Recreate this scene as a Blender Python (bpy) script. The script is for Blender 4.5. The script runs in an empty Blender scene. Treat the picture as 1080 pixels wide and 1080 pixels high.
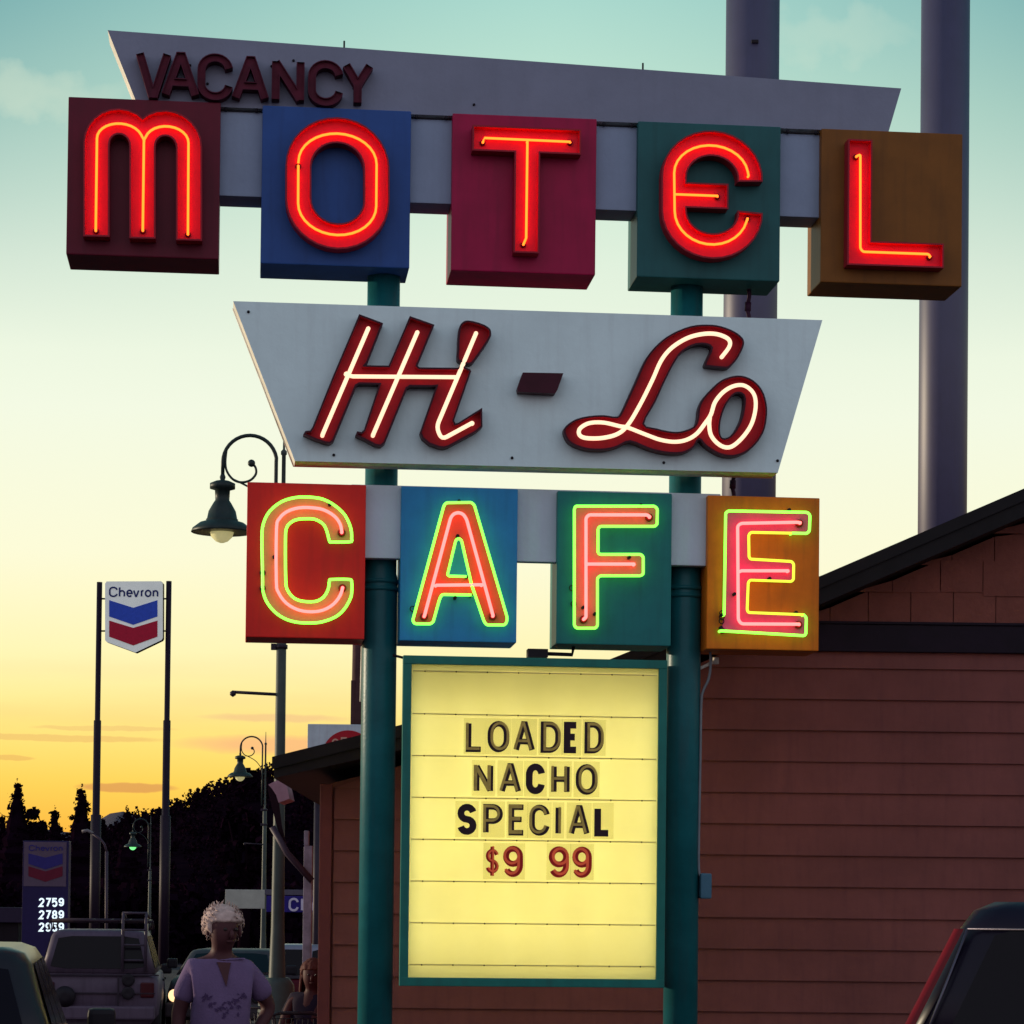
import bpy, bmesh, math, random
from mathutils import Vector, Matrix
from mathutils.geometry import delaunay_2d_cdt, tessellate_polygon
random.seed(7)
sc = bpy.context.scene
COL = sc.collection
rad = math.radians

# ------------------------------------------------------------------ camera
CAM = Vector((0, 0, 1.65)); FPX = 2850.0; PPX, PPY = 540.0, 880.0
PITCH, ROLL = math.atan(80 / FPX), 0.0108
fwd = Vector((0, math.cos(PITCH), math.sin(PITCH)))
r0 = Vector((1, 0, 0)); u0 = r0.cross(fwd)
rgt = r0 * math.cos(ROLL) + u0 * math.sin(ROLL)
upv = u0 * math.cos(ROLL) - r0 * math.sin(ROLL)
cd = bpy.data.cameras.new('camera'); cam = bpy.data.objects.new('camera', cd); COL.objects.link(cam)
m = Matrix.Identity(4)
for i, v in enumerate((rgt, upv, -fwd)):
    for j in range(3): m[j][i] = v[j]
m.translation = CAM
cam.matrix_world = m
cd.sensor_width = 36; cd.lens = 36 * FPX / 1080; cd.shift_y = (PPY - 540) / 1080
cd.clip_start = 0.1; cd.clip_end = 9000
sc.camera = cam
sc.view_settings.view_transform = 'Standard'; sc.view_settings.look = 'None'
sc.view_settings.exposure = 0; sc.view_settings.gamma = 1
sc.cycles.max_bounces = 6; sc.cycles.diffuse_bounces = 3

def lin(c):
    return tuple(((v / 255) / 12.92 if v / 255 <= .04045 else ((v / 255 + .055) / 1.055) ** 2.4) for v in c)

# ------------------------------------------------------------------ world
world = bpy.data.worlds.new('World'); sc.world = world; world.use_nodes = True
nt = world.node_tree; N = nt.nodes; LK = nt.links; N.clear()
def wn(t, **k):
    n = N.new(t)
    for a, b in k.items(): setattr(n, a, b)
    return n
def wmath(op, a, b=None, c=None, clamp=False):
    n = wn('ShaderNodeMath', operation=op, use_clamp=clamp)
    for i, v in enumerate((a, b, c)):
        if v is None: continue
        if hasattr(v, 'links'): LK.new(v, n.inputs[i])
        else: n.inputs[i].default_value = v
    return n.outputs[0]
def wmix(f, a, b, mode='MIX'):
    n = wn('ShaderNodeMix', data_type='RGBA', blend_type=mode)
    for s, v in ((n.inputs[0], f), (n.inputs[6], a), (n.inputs[7], b)):
        if hasattr(v, 'links'): LK.new(v, s)
        elif isinstance(v, (int, float)): s.default_value = v
        else: s.default_value = (*v, 1)
    return n.outputs[2]
tc = wn('ShaderNodeTexCoord'); sp = wn('ShaderNodeSeparateXYZ'); LK.new(tc.outputs['Generated'], sp.inputs[0])
X, Y, Z = sp.outputs
def ramp(fac, stops):
    n = wn('ShaderNodeValToRGB'); LK.new(fac, n.inputs[0]); e = n.color_ramp.elements
    while len(e) < len(stops): e.new(.5)
    for q, (p, c) in zip(e, stops): q.position = p; q.color = (*lin(c), 1)
    return n.outputs[0]
zc = wmath('ADD', wmath('MULTIPLY', Z, .0), Z)
front = ramp(zc, [(0, (232, 128, 56)), (.028, (252, 186, 66)), (.045, (255, 210, 88)), (.066, (255, 230, 128)), (.092, (254, 243, 180)), (.128, (250, 248, 213)),
                  (.18, (241, 247, 225)), (.232, (225, 240, 220)), (.285, (194, 228, 208)), (.345, (150, 206, 200)), (.6, (62, 108, 128)), (1, (40, 74, 104))])
# teal deepens away from the bright column of the sky
side = wmath('MULTIPLY', wmath('ABSOLUTE', wmath('SUBTRACT', X, .01)), 4.6, clamp=True)
hi = wmath('MULTIPLY', wmath('SUBTRACT', Z, .2), 6.0, clamp=True)
front = wmix(wmath('MULTIPLY', wmath('MULTIPLY', wmath('POWER', side, 1.4), hi), 1.0), front, lin((62, 136, 150)))
# clouds
mp = wn('ShaderNodeMapping'); LK.new(tc.outputs['Generated'], mp.inputs[0]); mp.inputs['Scale'].default_value = (5, 5, 46)
nz = wn('ShaderNodeTexNoise'); LK.new(mp.outputs[0], nz.inputs['Vector']); nz.inputs['Scale'].default_value = 1.3; nz.inputs['Detail'].default_value = 5
band = wmath('SUBTRACT', 1, wmath('MULTIPLY', wmath('ABSOLUTE', wmath('SUBTRACT', Z, .066)), 26), clamp=True)
cf = wmath('MULTIPLY', wmath('MULTIPLY', wmath('SUBTRACT', nz.outputs[0], .5), 5.0, clamp=True), band, clamp=True)
front = wmix(wmath('MULTIPLY', cf, .16), front, lin((226, 160, 116)))
def dirof(px, py):
    d = (rgt * ((px - PPX) / FPX) + upv * (-(py - PPY) / FPX) + fwd).normalized(); return d
wrp = wn('ShaderNodeTexNoise'); LK.new(tc.outputs['Generated'], wrp.inputs['Vector']); wrp.inputs['Scale'].default_value = 90; wrp.inputs['Detail'].default_value = 4
def streak(px, py, wx, wz, amt, colr, sh=2.2, nzk=.0022):
    global front
    d = dirof(px, py)
    a = wmath('POWER', wmath('DIVIDE', wmath('SUBTRACT', X, d.x), wx / FPX), 2)
    zz = wmath('ADD', wmath('SUBTRACT', Z, d.z), wmath('MULTIPLY', wmath('SUBTRACT', wrp.outputs[0], .5), nzk))
    b = wmath('POWER', wmath('DIVIDE', zz, wz / FPX), 2)
    g = wmath('SUBTRACT', 1, wmath('ADD', a, b), clamp=True)
    g = wmath('MULTIPLY', wmath('MULTIPLY', g, sh, clamp=True), wmath('GREATER_THAN', Y, 0))
    front = wmix(wmath('MULTIPLY', g, amt), front, lin(colr))
streak(134, 831, 56, 6.0, .62, (206, 128, 84))
streak(300, 786, 125, 12, .75, (248, 178, 128), 1.2)
streak(290, 757, 85, 5, .55, (240, 186, 138), 1.4)
streak(60, 778, 120, 4, .40, (222, 160, 100))
streak(10, 799, 28, 3, .4, (215, 150, 90))
streak(110, 768, 80, 3, .35, (228, 170, 110))
streak(880, 36, 90, 30, .25, (214, 228, 206), .9, .03)
streak(10, 100, 130, 26, .4, (222, 232, 206), .9, .02)
# the sky behind the camera: pale, brightened to fill the sign's front
back = ramp(Z, [(0, (214, 192, 206)), (.15, (224, 218, 228)), (.5, (206, 214, 228)), (1, (105, 134, 168))])
fb = wmath('MULTIPLY', wmath('ADD', Y, .25), 1.5, clamp=True)
skyc = wmix(fb, back, front)
ns = wn('ShaderNodeTexSky', sky_type='NISHITA', sun_disc=False); ns.sun_elevation = rad(3); ns.sun_rotation = rad(-68); 
bg = wn('ShaderNodeBackground'); LK.new(skyc, bg.inputs[0]); bg.inputs[1].default_value = 1.0
bg2 = wn('ShaderNodeBackground'); LK.new(ns.outputs[0], bg2.inputs[0]); bg2.inputs[1].default_value = 0.015
ad = wn('ShaderNodeAddShader'); LK.new(bg.outputs[0], ad.inputs[0]); LK.new(bg2.outputs[0], ad.inputs[1])
wo = wn('ShaderNodeOutputWorld'); LK.new(ad.outputs[0], wo.inputs[0])

# ------------------------------------------------------------------ sun, low on the left, a little behind the sign
sl = bpy.data.lights.new('sun', 'SUN'); sl.energy = 3.6; sl.angle = rad(.6); sl.color = (1, .82, .58)
so = bpy.data.objects.new('sun', sl); COL.objects.link(so)
az, el = rad(-72), rad(5)
sd = Vector((math.sin(az) * math.cos(el), math.cos(az) * math.cos(el), math.sin(el)))
so.rotation_euler = sd.to_track_quat('Z', 'Y').to_euler(); so.location = (-8, 6, 12)

FLUO = 5.5
# ------------------------------------------------------------------ materials
MATS = {}
def mat(name, col, rough=.6, metal=0, var=.12, scale=6, bump=0, emis=None, estr=1, spec=.18, stain=None, coat=0):
    if name in MATS: return MATS[name]
    M = bpy.data.materials.new(name); M.use_nodes = True; n = M.node_tree.nodes; L = M.node_tree.links
    b = n['Principled BSDF']; b.inputs['Roughness'].default_value = rough; b.inputs['Metallic'].default_value = metal
    b.inputs['Specular IOR Level'].default_value = spec
    if coat: b.inputs['Coat Weight'].default_value = coat
    t = n.new('ShaderNodeTexCoord'); z = n.new('ShaderNodeTexNoise'); z.inputs['Scale'].default_value = scale; z.inputs['Detail'].default_value = 6
    z.inputs['Roughness'].default_value = .65
    L.new(t.outputs['Object'], z.inputs['Vector'])
    mr = n.new('ShaderNodeMapRange'); mr.inputs[1].default_value = .3; mr.inputs[2].default_value = .7
    mr.inputs[3].default_value = 1 - var; mr.inputs[4].default_value = 1 + var
    L.new(z.outputs[0], mr.inputs[0])
    mx = n.new('ShaderNodeMix'); mx.data_type = 'RGBA'; mx.blend_type = 'MULTIPLY'; mx.inputs[0].default_value = 1
    mx.inputs[6].default_value = (*col, 1); L.new(mr.outputs[0], mx.inputs[7])
    out = mx.outputs[2]
    if stain:                                  # vertical streaks of dirt
        mp2 = n.new('ShaderNodeMapping'); mp2.inputs['Scale'].default_value = (9, 9, .8); L.new(t.outputs['Object'], mp2.inputs[0])
        z2 = n.new('ShaderNodeTexNoise'); z2.inputs['Scale'].default_value = 2.2; z2.inputs['Detail'].default_value = 8; L.new(mp2.outputs[0], z2.inputs['Vector'])
        mr2 = n.new('ShaderNodeMapRange'); mr2.inputs[1].default_value = .5; mr2.inputs[2].default_value = .78; mr2.inputs[4].default_value = stain[1]; L.new(z2.outputs[0], mr2.inputs[0])
        m3 = n.new('ShaderNodeMix'); m3.data_type = 'RGBA'; L.new(mr2.outputs[0], m3.inputs[0]); L.new(out, m3.inputs[6]); m3.inputs[7].default_value = (*stain[0], 1)
        out = m3.outputs[2]
    L.new(out, b.inputs['Base Color'])
    if bump:
        z3 = n.new('ShaderNodeTexNoise'); z3.inputs['Scale'].default_value = scale * 12; L.new(t.outputs['Object'], z3.inputs['Vector'])
        bp = n.new('ShaderNodeBump'); bp.inputs['Strength'].default_value = bump; bp.inputs['Distance'].default_value = .01
        L.new(z3.outputs[0], bp.inputs['Height']); L.new(bp.outputs[0], b.inputs['Normal'])
    if emis:
        b.inputs['Emission Color'].default_value = (*emis, 1); b.inputs['Emission Strength'].default_value = estr
        if var: 
            m4 = n.new('ShaderNodeMix'); m4.data_type = 'RGBA'; m4.blend_type = 'MULTIPLY'; m4.inputs[0].default_value = 1
            m4.inputs[6].default_value = (*emis, 1); L.new(mr.outputs[0], m4.inputs[7]); L.new(m4.outputs[2], b.inputs['Emission Color'])
    MATS[name] = M; return M

grey_top_shaded = mat('grey_paint_top_shaded', (.20, .22, .30), .55, var=.07, scale=3, stain=((.14, .15, .19), .15), bump=.15)  # same grey as the name panel; falloff of light put into the colour
grey_race_shaded = mat('grey_paint_beam_shaded', (.24, .30, .42), .55, var=.07, scale=3, stain=((.14, .15, .18), .15), bump=.15)  # upper beam grey darkened likewise, the falloff is in the colour
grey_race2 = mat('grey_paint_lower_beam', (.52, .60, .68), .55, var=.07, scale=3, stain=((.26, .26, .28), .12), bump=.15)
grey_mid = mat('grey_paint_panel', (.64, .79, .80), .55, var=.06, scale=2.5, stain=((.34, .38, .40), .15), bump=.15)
cream_edge = mat('weathered_white_edge', (.72, .70, .62), .6, var=.15, stain=((.35, .28, .2), .6))
teal = mat('teal_paint', (.008, .105, .12), .38, var=.18, scale=5, stain=((.03, .07, .08), .5), bump=.1)
teal_frame = mat('teal_frame_paint', (.012, .15, .125), .42, var=.15, scale=5, stain=((.02, .07, .06), .4))
BOXM = {
 'M': mat('maroon_enamel', (.115, .006, .022), .45, var=.12, scale=4, stain=((.06, .006, .015), .4)),
 'O': mat('navy_enamel', (.022, .075, .27), .45, var=.12, scale=4, stain=((.015, .04, .14), .4)),
 'T': mat('crimson_enamel', (.33, .004, .055), .45, var=.12, scale=4, stain=((.11, .006, .03), .4)),
 'E': mat('dark_teal_enamel', (.016, .10, .105), .45, var=.12, scale=4, stain=((.012, .05, .055), .4)),
 'L': mat('ochre_enamel', (.19, .070, .010), .5, var=.15, scale=4, stain=((.07, .03, .01), .4)),
 'C': mat('brick_red_enamel', (.68, .018, .014), .45, var=.10, scale=4, stain=((.25, .02, .012), .3)),
 'A': mat('azure_enamel', (.022, .22, .50), .45, var=.12, scale=4, stain=((.015, .09, .2), .3)),
 'F': mat('viridian_enamel', (.012, .16, .165), .45, var=.12, scale=4, stain=((.012, .07, .07), .3)),
 'e': mat('orange_enamel', (.62, .15, .006), .5, var=.18, scale=4, stain=((.24, .07, .012), .5)),
}
red_chan = mat('red_channel_paint', (.80, .004, .030), .45, var=.08, scale=9)
red_side = mat('red_channel_side', (.30, .010, .025), .45, var=.12)
dred_chan = mat('oxblood_channel_paint', (.30, .003, .012), .5, var=.2, scale=9)
dred_side = mat('oxblood_channel_rim', (.045, .004, .014), .5, var=.2)
vac_mat = mat('faded_red_letter', (.10, .008, .026), .6, var=.3, scale=14, stain=((.07, .015, .03), .6))
salmon = mat('salmon_letter_paint', (.76, .10, .07), .5, var=.10, scale=8, stain=((.3, .05, .04), .3))
pinkp = mat('pink_letter_paint', (.74, .045, .17), .5, var=.10, scale=8, stain=((.3, .03, .06), .3))
n_orange = mat('orange_neon', (.2, .05, .02), .3, var=0, emis=(1, .125, .011), estr=4.2)
n_white = mat('warm_white_neon', (.3, .2, .15), .3, var=0, emis=(1, .62, .42), estr=1.5)
n_green = mat('green_neon', (.05, .2, .05), .3, var=0, emis=(.17, 1, .05), estr=3.2)
n_green_tinted = mat('green_neon_tinted_yellow', (.1, .2, .05), .3, var=0, emis=(.80, 1, .05), estr=1.3)  # same green tube; yellow tint put in for its overexposed look
n_pink = mat('pink_neon', (.3, .1, .1), .3, var=0, emis=(1, .12, .115), estr=3.9)
black = mat('black_rubber', (.012, .009, .014), .6, var=.2)
dkmetal = mat('dark_metal', (.03, .022, .034), .5, metal=.3, var=.2)
def translucent(name, c, f=.5, var=.05):
    M = bpy.data.materials.new(name); M.use_nodes = True; n = M.node_tree.nodes; L = M.node_tree.links; n.clear()
    t = n.new('ShaderNodeTexCoord'); z = n.new('ShaderNodeTexNoise'); z.inputs['Scale'].default_value = 2.2; z.inputs['Detail'].default_value = 7; L.new(t.outputs['Object'], z.inputs['Vector'])
    r = n.new('ShaderNodeMapRange'); r.inputs[1].default_value = .3; r.inputs[2].default_value = .7; r.inputs[3].default_value = 1 - var; r.inputs[4].default_value = 1 + var; L.new(z.outputs[0], r.inputs[0])
    mx = n.new('ShaderNodeMix'); mx.data_type = 'RGBA'; mx.blend_type = 'MULTIPLY'; mx.inputs[0].default_value = 1; mx.inputs[6].default_value = (*c, 1); L.new(r.outputs[0], mx.inputs[7])
    a = n.new('ShaderNodeBsdfTranslucent'); d = n.new('ShaderNodeBsdfDiffuse'); L.new(mx.outputs[2], a.inputs[0]); L.new(mx.outputs[2], d.inputs[0])
    m_ = n.new('ShaderNodeMixShader'); m_.inputs[0].default_value = f; L.new(a.outputs[0], m_.inputs[1]); L.new(d.outputs[0], m_.inputs[2]); o = n.new('ShaderNodeOutputMaterial'); L.new(m_.outputs[0], o.inputs[0]); return M
acryl = translucent('yellowed_acrylic', (.86, .78, .30), .45)
plate = bpy.data.materials.new('clear_letter_plate'); plate.use_nodes = True
_n = plate.node_tree.nodes; _L = plate.node_tree.links; _n.clear(); _a = _n.new('ShaderNodeBsdfTransparent'); _a.inputs[0].default_value = (.93, .93, .86, 1); _g = _n.new('ShaderNodeBsdfGlossy'); _g.inputs['Roughness'].default_value = .2; _g.inputs[0].default_value = (.5, .5, .5, 1)
_m = _n.new('ShaderNodeMixShader'); _m.inputs[0].default_value = .03; _L.new(_a.outputs[0], _m.inputs[1]); _L.new(_g.outputs[0], _m.inputs[2]); _o = _n.new('ShaderNodeOutputMaterial'); _L.new(_m.outputs[0], _o.inputs[0])
trackm = translucent('letter_track', (.70, .63, .31), .45)
fluo = mat('fluorescent_tube', (.8, .8, .7), .3, var=0, emis=(1, .98, .84), estr=FLUO)
box_white = mat('cabinet_white', (.80, .79, .72), .7, var=.05)
ink = mat('dark_letter_ink', (.022, .008, .016), .4, var=.2)
gold = mat('olive_bevel_highlight', (.23, .17, .055), .4, var=.25, scale=20, emis=lin((120, 100, 40)), estr=.45)  # bevel highlight put into colour and a faint glow, the letter is flat
redink = mat('red_letter_ink', (.28, .01, .01), .4, var=.2, emis=lin((120, 8, 8)), estr=.25)
redlt = mat('light_red_bevel_highlight', (.5, .08, .04), .4, var=.2, emis=lin((225, 85, 45)), estr=.28)  # painted bevel highlight of the price figures, also faintly glowing

# ------------------------------------------------------------------ mesh builder
class MB:
    def __init__(s): s.v = []; s.f = []; s.m = []; s.sm = []
    def add(s, vs, fs, m=0, smooth=False):
        b = len(s.v); s.v += [tuple(v) for v in vs]
        for f in fs: s.f.append([b + i for i in f]); s.m.append(m); s.sm.append(smooth)
        return s
    def box(s, x0, x1, y0, y1, z0, z1, m=0, bev=0):
        if bev:
            bm = bmesh.new(); bmesh.ops.create_cube(bm, size=1)
            for v in bm.verts: v.co = Vector(((x0 + x1) / 2 + v.co.x * (x1 - x0), (y0 + y1) / 2 + v.co.y * (y1 - y0), (z0 + z1) / 2 + v.co.z * (z1 - z0)))
            bmesh.ops.bevel(bm, geom=bm.edges[:], offset=bev, segments=2, affect='EDGES', profile=.6)
            s.bm(bm, m); bm.free(); return s
        vs = [(x, y, z) for z in (z0, z1) for y in (y0, y1) for x in (x0, x1)]
        return s.add(vs, [(0, 2, 3, 1), (4, 5, 7, 6), (0, 1, 5, 4), (2, 6, 7, 3), (0, 4, 6, 2), (1, 3, 7, 5)], m)
    def bm(s, bm, m=0, smooth=False):
        bm.verts.index_update()
        return s.add([v.co.copy() for v in bm.verts], [[v.index for v in f.verts] for f in bm.faces], m, smooth)
    def tube(s, pts, r, n=8, m=0, cap=True, closed=False, r1=None):
        pts = [Vector(p) for p in pts]; k = len(pts); vs = []; up = None
        for i, p in enumerate(pts):
            a = pts[(i - 1) % k] if (closed or i) else p; b = pts[(i + 1) % k] if (closed or i < k - 1) else p
            t = (b - a); t = t.normalized() if t.length > 1e-9 else Vector((0, 0, 1))
            if up is None: up = t.orthogonal().normalized()
            up = (up - t * up.dot(t)); up = up.normalized() if up.length > 1e-6 else t.orthogonal().normalized()
            w = t.cross(up); rr = r if r1 is None else r + (r1 - r) * i / (k - 1)
            for j in range(n):
                an = 2 * math.pi * j / n; vs.append(p + up * (math.cos(an) * rr) + w * (math.sin(an) * rr))
        fs = []
        for i in range(k if closed else k - 1):
            i2 = (i + 1) % k
            for j in range(n): fs.append((i * n + j, i * n + (j + 1) % n, i2 * n + (j + 1) % n, i2 * n + j))
        s.add(vs, fs, m, True)
        if cap and not closed: 
            b = len(s.v) - len(vs)
            s.f.append([b + j for j in range(n)][::-1]); s.m.append(m); s.sm.append(False)
            s.f.append([b + (k - 1) * n + j for j in range(n)]); s.m.append(m); s.sm.append(False)
        return s
    def lathe(s, c, prof, n=20, m=0, axis='z', flat=False):
        c = Vector(c); vs = []
        for (r, h) in prof:
            for j in range(n):
                a = 2 * math.pi * j / n; q = (r * math.cos(a), r * math.sin(a), h)
                if axis == 'y': q = (q[0], q[2], q[1])
                if axis == 'x': q = (q[2], q[0], q[1])
                vs.append(c + Vector(q))
        fs = [(i * n + j, i * n + (j + 1) % n, (i + 1) * n + (j + 1) % n, (i + 1) * n + j) for i in range(len(prof) - 1) for j in range(n)]
        s.add(vs, fs, m, not flat)
        b = len(s.v) - len(vs)
        if prof[0][0] > 1e-4: s.f.append([b + j for j in range(n)]); s.m.append(m); s.sm.append(False)
        if prof[-1][0] > 1e-4: s.f.append([b + (len(prof) - 1) * n + j for j in range(n)]); s.m.append(m); s.sm.append(False)
        return s
    # union of 2-D polygons in the (x, z) plane, pushed from y0 (front) to y1 (back)
    def solid(s, polys, y0, y1, m=0, mside=None, back=True):
        vs, tris = cdt(polys); inside = [t for t, ids in tris if ids]
        return s._ext(vs, inside, y0, y1, m, m if mside is None else mside, back)
    def _ext(s, vs, tr, y0, y1, m, ms, back=True):
        n = len(vs); b = [(v[0], y0, v[1]) for v in vs]; e = [(v[0], y1, v[1]) for v in vs]
        s.add(b, [t for t in tr], m)
        if back: s.add(e, [tuple(reversed(t)) for t in tr], ms)
        s.add(b + e, [(a, c, c + n, a + n) for a, c in bedges(tr)], ms)
        return s
    # open channel letter: rim at y0, floor at yf, outer wall to y1
    def channel(s, outer, inner, y0, yf, y1, mf, ms):
        k = len(outer); vs, tris = cdt(outer + inner)
        A = [t for t, ids in tris if ids]
        R = [t for t, ids in tris if ids and all(i < k for i in ids)]; Fl = [t for t, ids in tris if any(i >= k for i in ids)]
        n = len(vs)
        s.add([(v[0], y0, v[1]) for v in vs], R, ms)
        s.add([(v[0], yf, v[1]) for v in vs], Fl, mf)
        s.add([(v[0], y0, v[1]) for v in vs] + [(v[0], y1, v[1]) for v in vs], [(a, c, c + n, a + n) for a, c in bedges(A)], ms)
        s.add([(v[0], y0, v[1]) for v in vs] + [(v[0], yf, v[1]) for v in vs], [(a, c, c + n, a + n) for a, c in bedges(Fl)], mf)
        return s
    def build(s, name, mats, parent=None, loc=None, rz=0):
        if not isinstance(mats, (list, tuple)): mats = [mats]
        me = bpy.data.meshes.new(name); me.from_pydata(s.v, [], s.f)
        for q in mats: me.materials.append(q)
        me.polygons.foreach_set('material_index', s.m); me.polygons.foreach_set('use_smooth', s.sm)
        bm = bmesh.new(); bm.from_mesh(me)
        loose = [v for v in bm.verts if not v.link_faces]
        if loose: bmesh.ops.delete(bm, geom=loose, context='VERTS')
        bmesh.ops.recalc_face_normals(bm, faces=bm.faces); bm.to_mesh(me); bm.free(); me.update()
        o = bpy.data.objects.new(name, me); COL.objects.link(o)
        if parent: o.parent = parent
        if loc is not None: o.location = loc
        o.rotation_euler[2] = rz
        return o

def cdt(polys):
    vs, fs = [], []
    for p in polys:
        if sum(p[i - 1][0] * p[i][1] - p[i][0] * p[i - 1][1] for i in range(len(p))) < 0: p = p[::-1]
        b = len(vs); vs += [Vector((q[0], q[1])) for q in p]; fs.append(list(range(b, b + len(p))))
    r = delaunay_2d_cdt(vs, [], fs, 0, 1e-5, True)
    return [(v.x, v.y) for v in r[0]], list(zip([tuple(f) for f in r[2]], r[5]))
def bedges(tr):
    c = {}
    for t in tr:
        for i in range(len(t)):
            a, b = t[i], t[(i + 1) % len(t)]; c[(a, b)] = c.get((a, b), 0) + 1
    return [e for e in c if (e[1], e[0]) not in c]

def strokes(path, w, closed=False):
    p = [Vector(q[:2]) for q in path]
    q = [p[0]]
    for a in p[1:]:
        if (a - q[-1]).length > 1e-4: q.append(a)
    p = q
    if closed and (p[0] - p[-1]).length < 1e-4: p.pop()
    n = len(p); L, R = [], []
    for i in range(n):
        a = (p[i] - p[i - 1]).normalized() if (i or closed) else None
        b = (p[(i + 1) % n] - p[i]).normalized() if (i < n - 1 or closed) else None
        if a is None: a = b
        if b is None: b = a
        na, nb = Vector((-a.y, a.x)), Vector((-b.y, b.x)); mm = (na + nb)
        mm = mm.normalized() if mm.length > .2 else na
        k = min(1 / max(mm.dot(na), .3), 3.0)
        L.append(p[i] + mm * (w / 2 * k)); R.append(p[i] - mm * (w / 2 * k))
    out = []
    for i in range(n if closed else n - 1):
        j = (i + 1) % n
        for t in ([L[i], L[j], R[j]], [L[i], R[j], R[i]]):
            if abs((t[1] - t[0]).cross(t[2] - t[0])) > 1e-8: out.append(t)
    return out
def arc(cx, cy, rx, ry, a0, a1, n=12):
    return [(cx + rx * math.cos(rad(a0 + (a1 - a0) * i / n)), cy + ry * math.sin(rad(a0 + (a1 - a0) * i / n))) for i in range(n + 1)]
def smooth(pts, n=5, closed=False):
    k = len(pts); out = []
    P = [Vector(p) for p in pts]
    for i in range(k if closed else k - 1):
        if closed: a, b, c, d = P[(i - 1) % k], P[i], P[(i + 1) % k], P[(i + 2) % k]
        else: a, b, c, d = P[max(i - 1, 0)], P[i], P[i + 1], P[min(i + 2, k - 1)]
        for j in range(n):
            t = j / n
            out.append(.5 * ((2 * b) + (c - a) * t + (2 * a - 5 * b + 4 * c - d) * t * t + (3 * b - a - 3 * c + d) * t ** 3))
    if not closed: out.append(P[-1])
    return out
def inset(poly, d):
    p = [Vector(q) for q in poly]
    ar = sum(p[i - 1].x * p[i].y - p[i].x * p[i - 1].y for i in range(len(p))); s = 1 if ar > 0 else -1; out = []
    n = len(p)
    for i in range(n):
        a = (p[i] - p[i - 1]); b = (p[(i + 1) % n] - p[i])
        a = a.normalized() if a.length > 1e-9 else b.normalized(); b = b.normalized() if b.length > 1e-9 else a
        na, nb = Vector((-a.y, a.x)) * s, Vector((-b.y, b.x)) * s; mm = na + nb
        mm = mm.normalized() if mm.length > .2 else na
        out.append(p[i] + mm * d * min(1 / max(mm.dot(na), .45), 2))
    return out

def ray(px, py): return rgt * ((px - PPX) / FPX) + upv * (-(py - PPY) / FPX) + fwd
class Frame:
    def __init__(s, o, yaw): s.o = Vector(o); s.yaw = yaw; s.R = Matrix.Rotation(-yaw, 3, 'Z')
    def pick(s, px, py, y=0.0):
        c = s.R @ (CAM - s.o); d = s.R @ ray(px, py); t = (y - c.y) / d.y; q = c + d * t
        return Vector((q.x, q.z))
def ground_z(Y): return 0.0 if Y < 22 else (-.012 * (Y - 22) if Y < 122 else -1.2)
def at(px, py, Yd):
    d = ray(px, py); return CAM + d * ((Yd - CAM.y) / d.y)
def xat(px, Yd, py=960): return at(px, py, Yd).x

def thing(name, label, cat, loc=(0, 0, 0), rz=0, group=None):
    o = bpy.data.objects.new(name, None); COL.objects.link(o); o.empty_display_size = .2
    o.location = loc; o.rotation_euler[2] = rz; o['label'] = label; o['category'] = cat
    if group: o['group'] = group
    return o
def tag(o, label, cat, group=None):
    o['label'] = label; o['category'] = cat
    if group: o['group'] = group
    return o
def struct(o, kind='structure'): o['kind'] = kind; return o
def lab(o, l): o['label'] = l; return o

# ------------------------------------------------------------------ ground
asphalt = mat('asphalt', (.024, .014, .022), .85, var=.35, scale=.7, bump=.4)
gm = MB(); ys = [-60, -10, 5, 22, 122, 400, 3500]
gv = []; gf = []
for y in ys:
    for x in (-2500, -60, 60, 2500): gv.append((x, y, ground_z(y)))
for i in range(len(ys) - 1):
    for j in range(3): gf.append((i * 4 + j, i * 4 + j + 1, i * 4 + j + 5, i * 4 + j + 4))
gm.add(gv, gf); struct(gm.build('ground', asphalt))
conc = mat('concrete', (.08, .06, .075), .8, var=.2, scale=2, bump=.3)
b = MB(); b.box(-1.9, 12, 15.2, 18.2, 0, .13, bev=.02); struct(b.build('pavement', conc))

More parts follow.
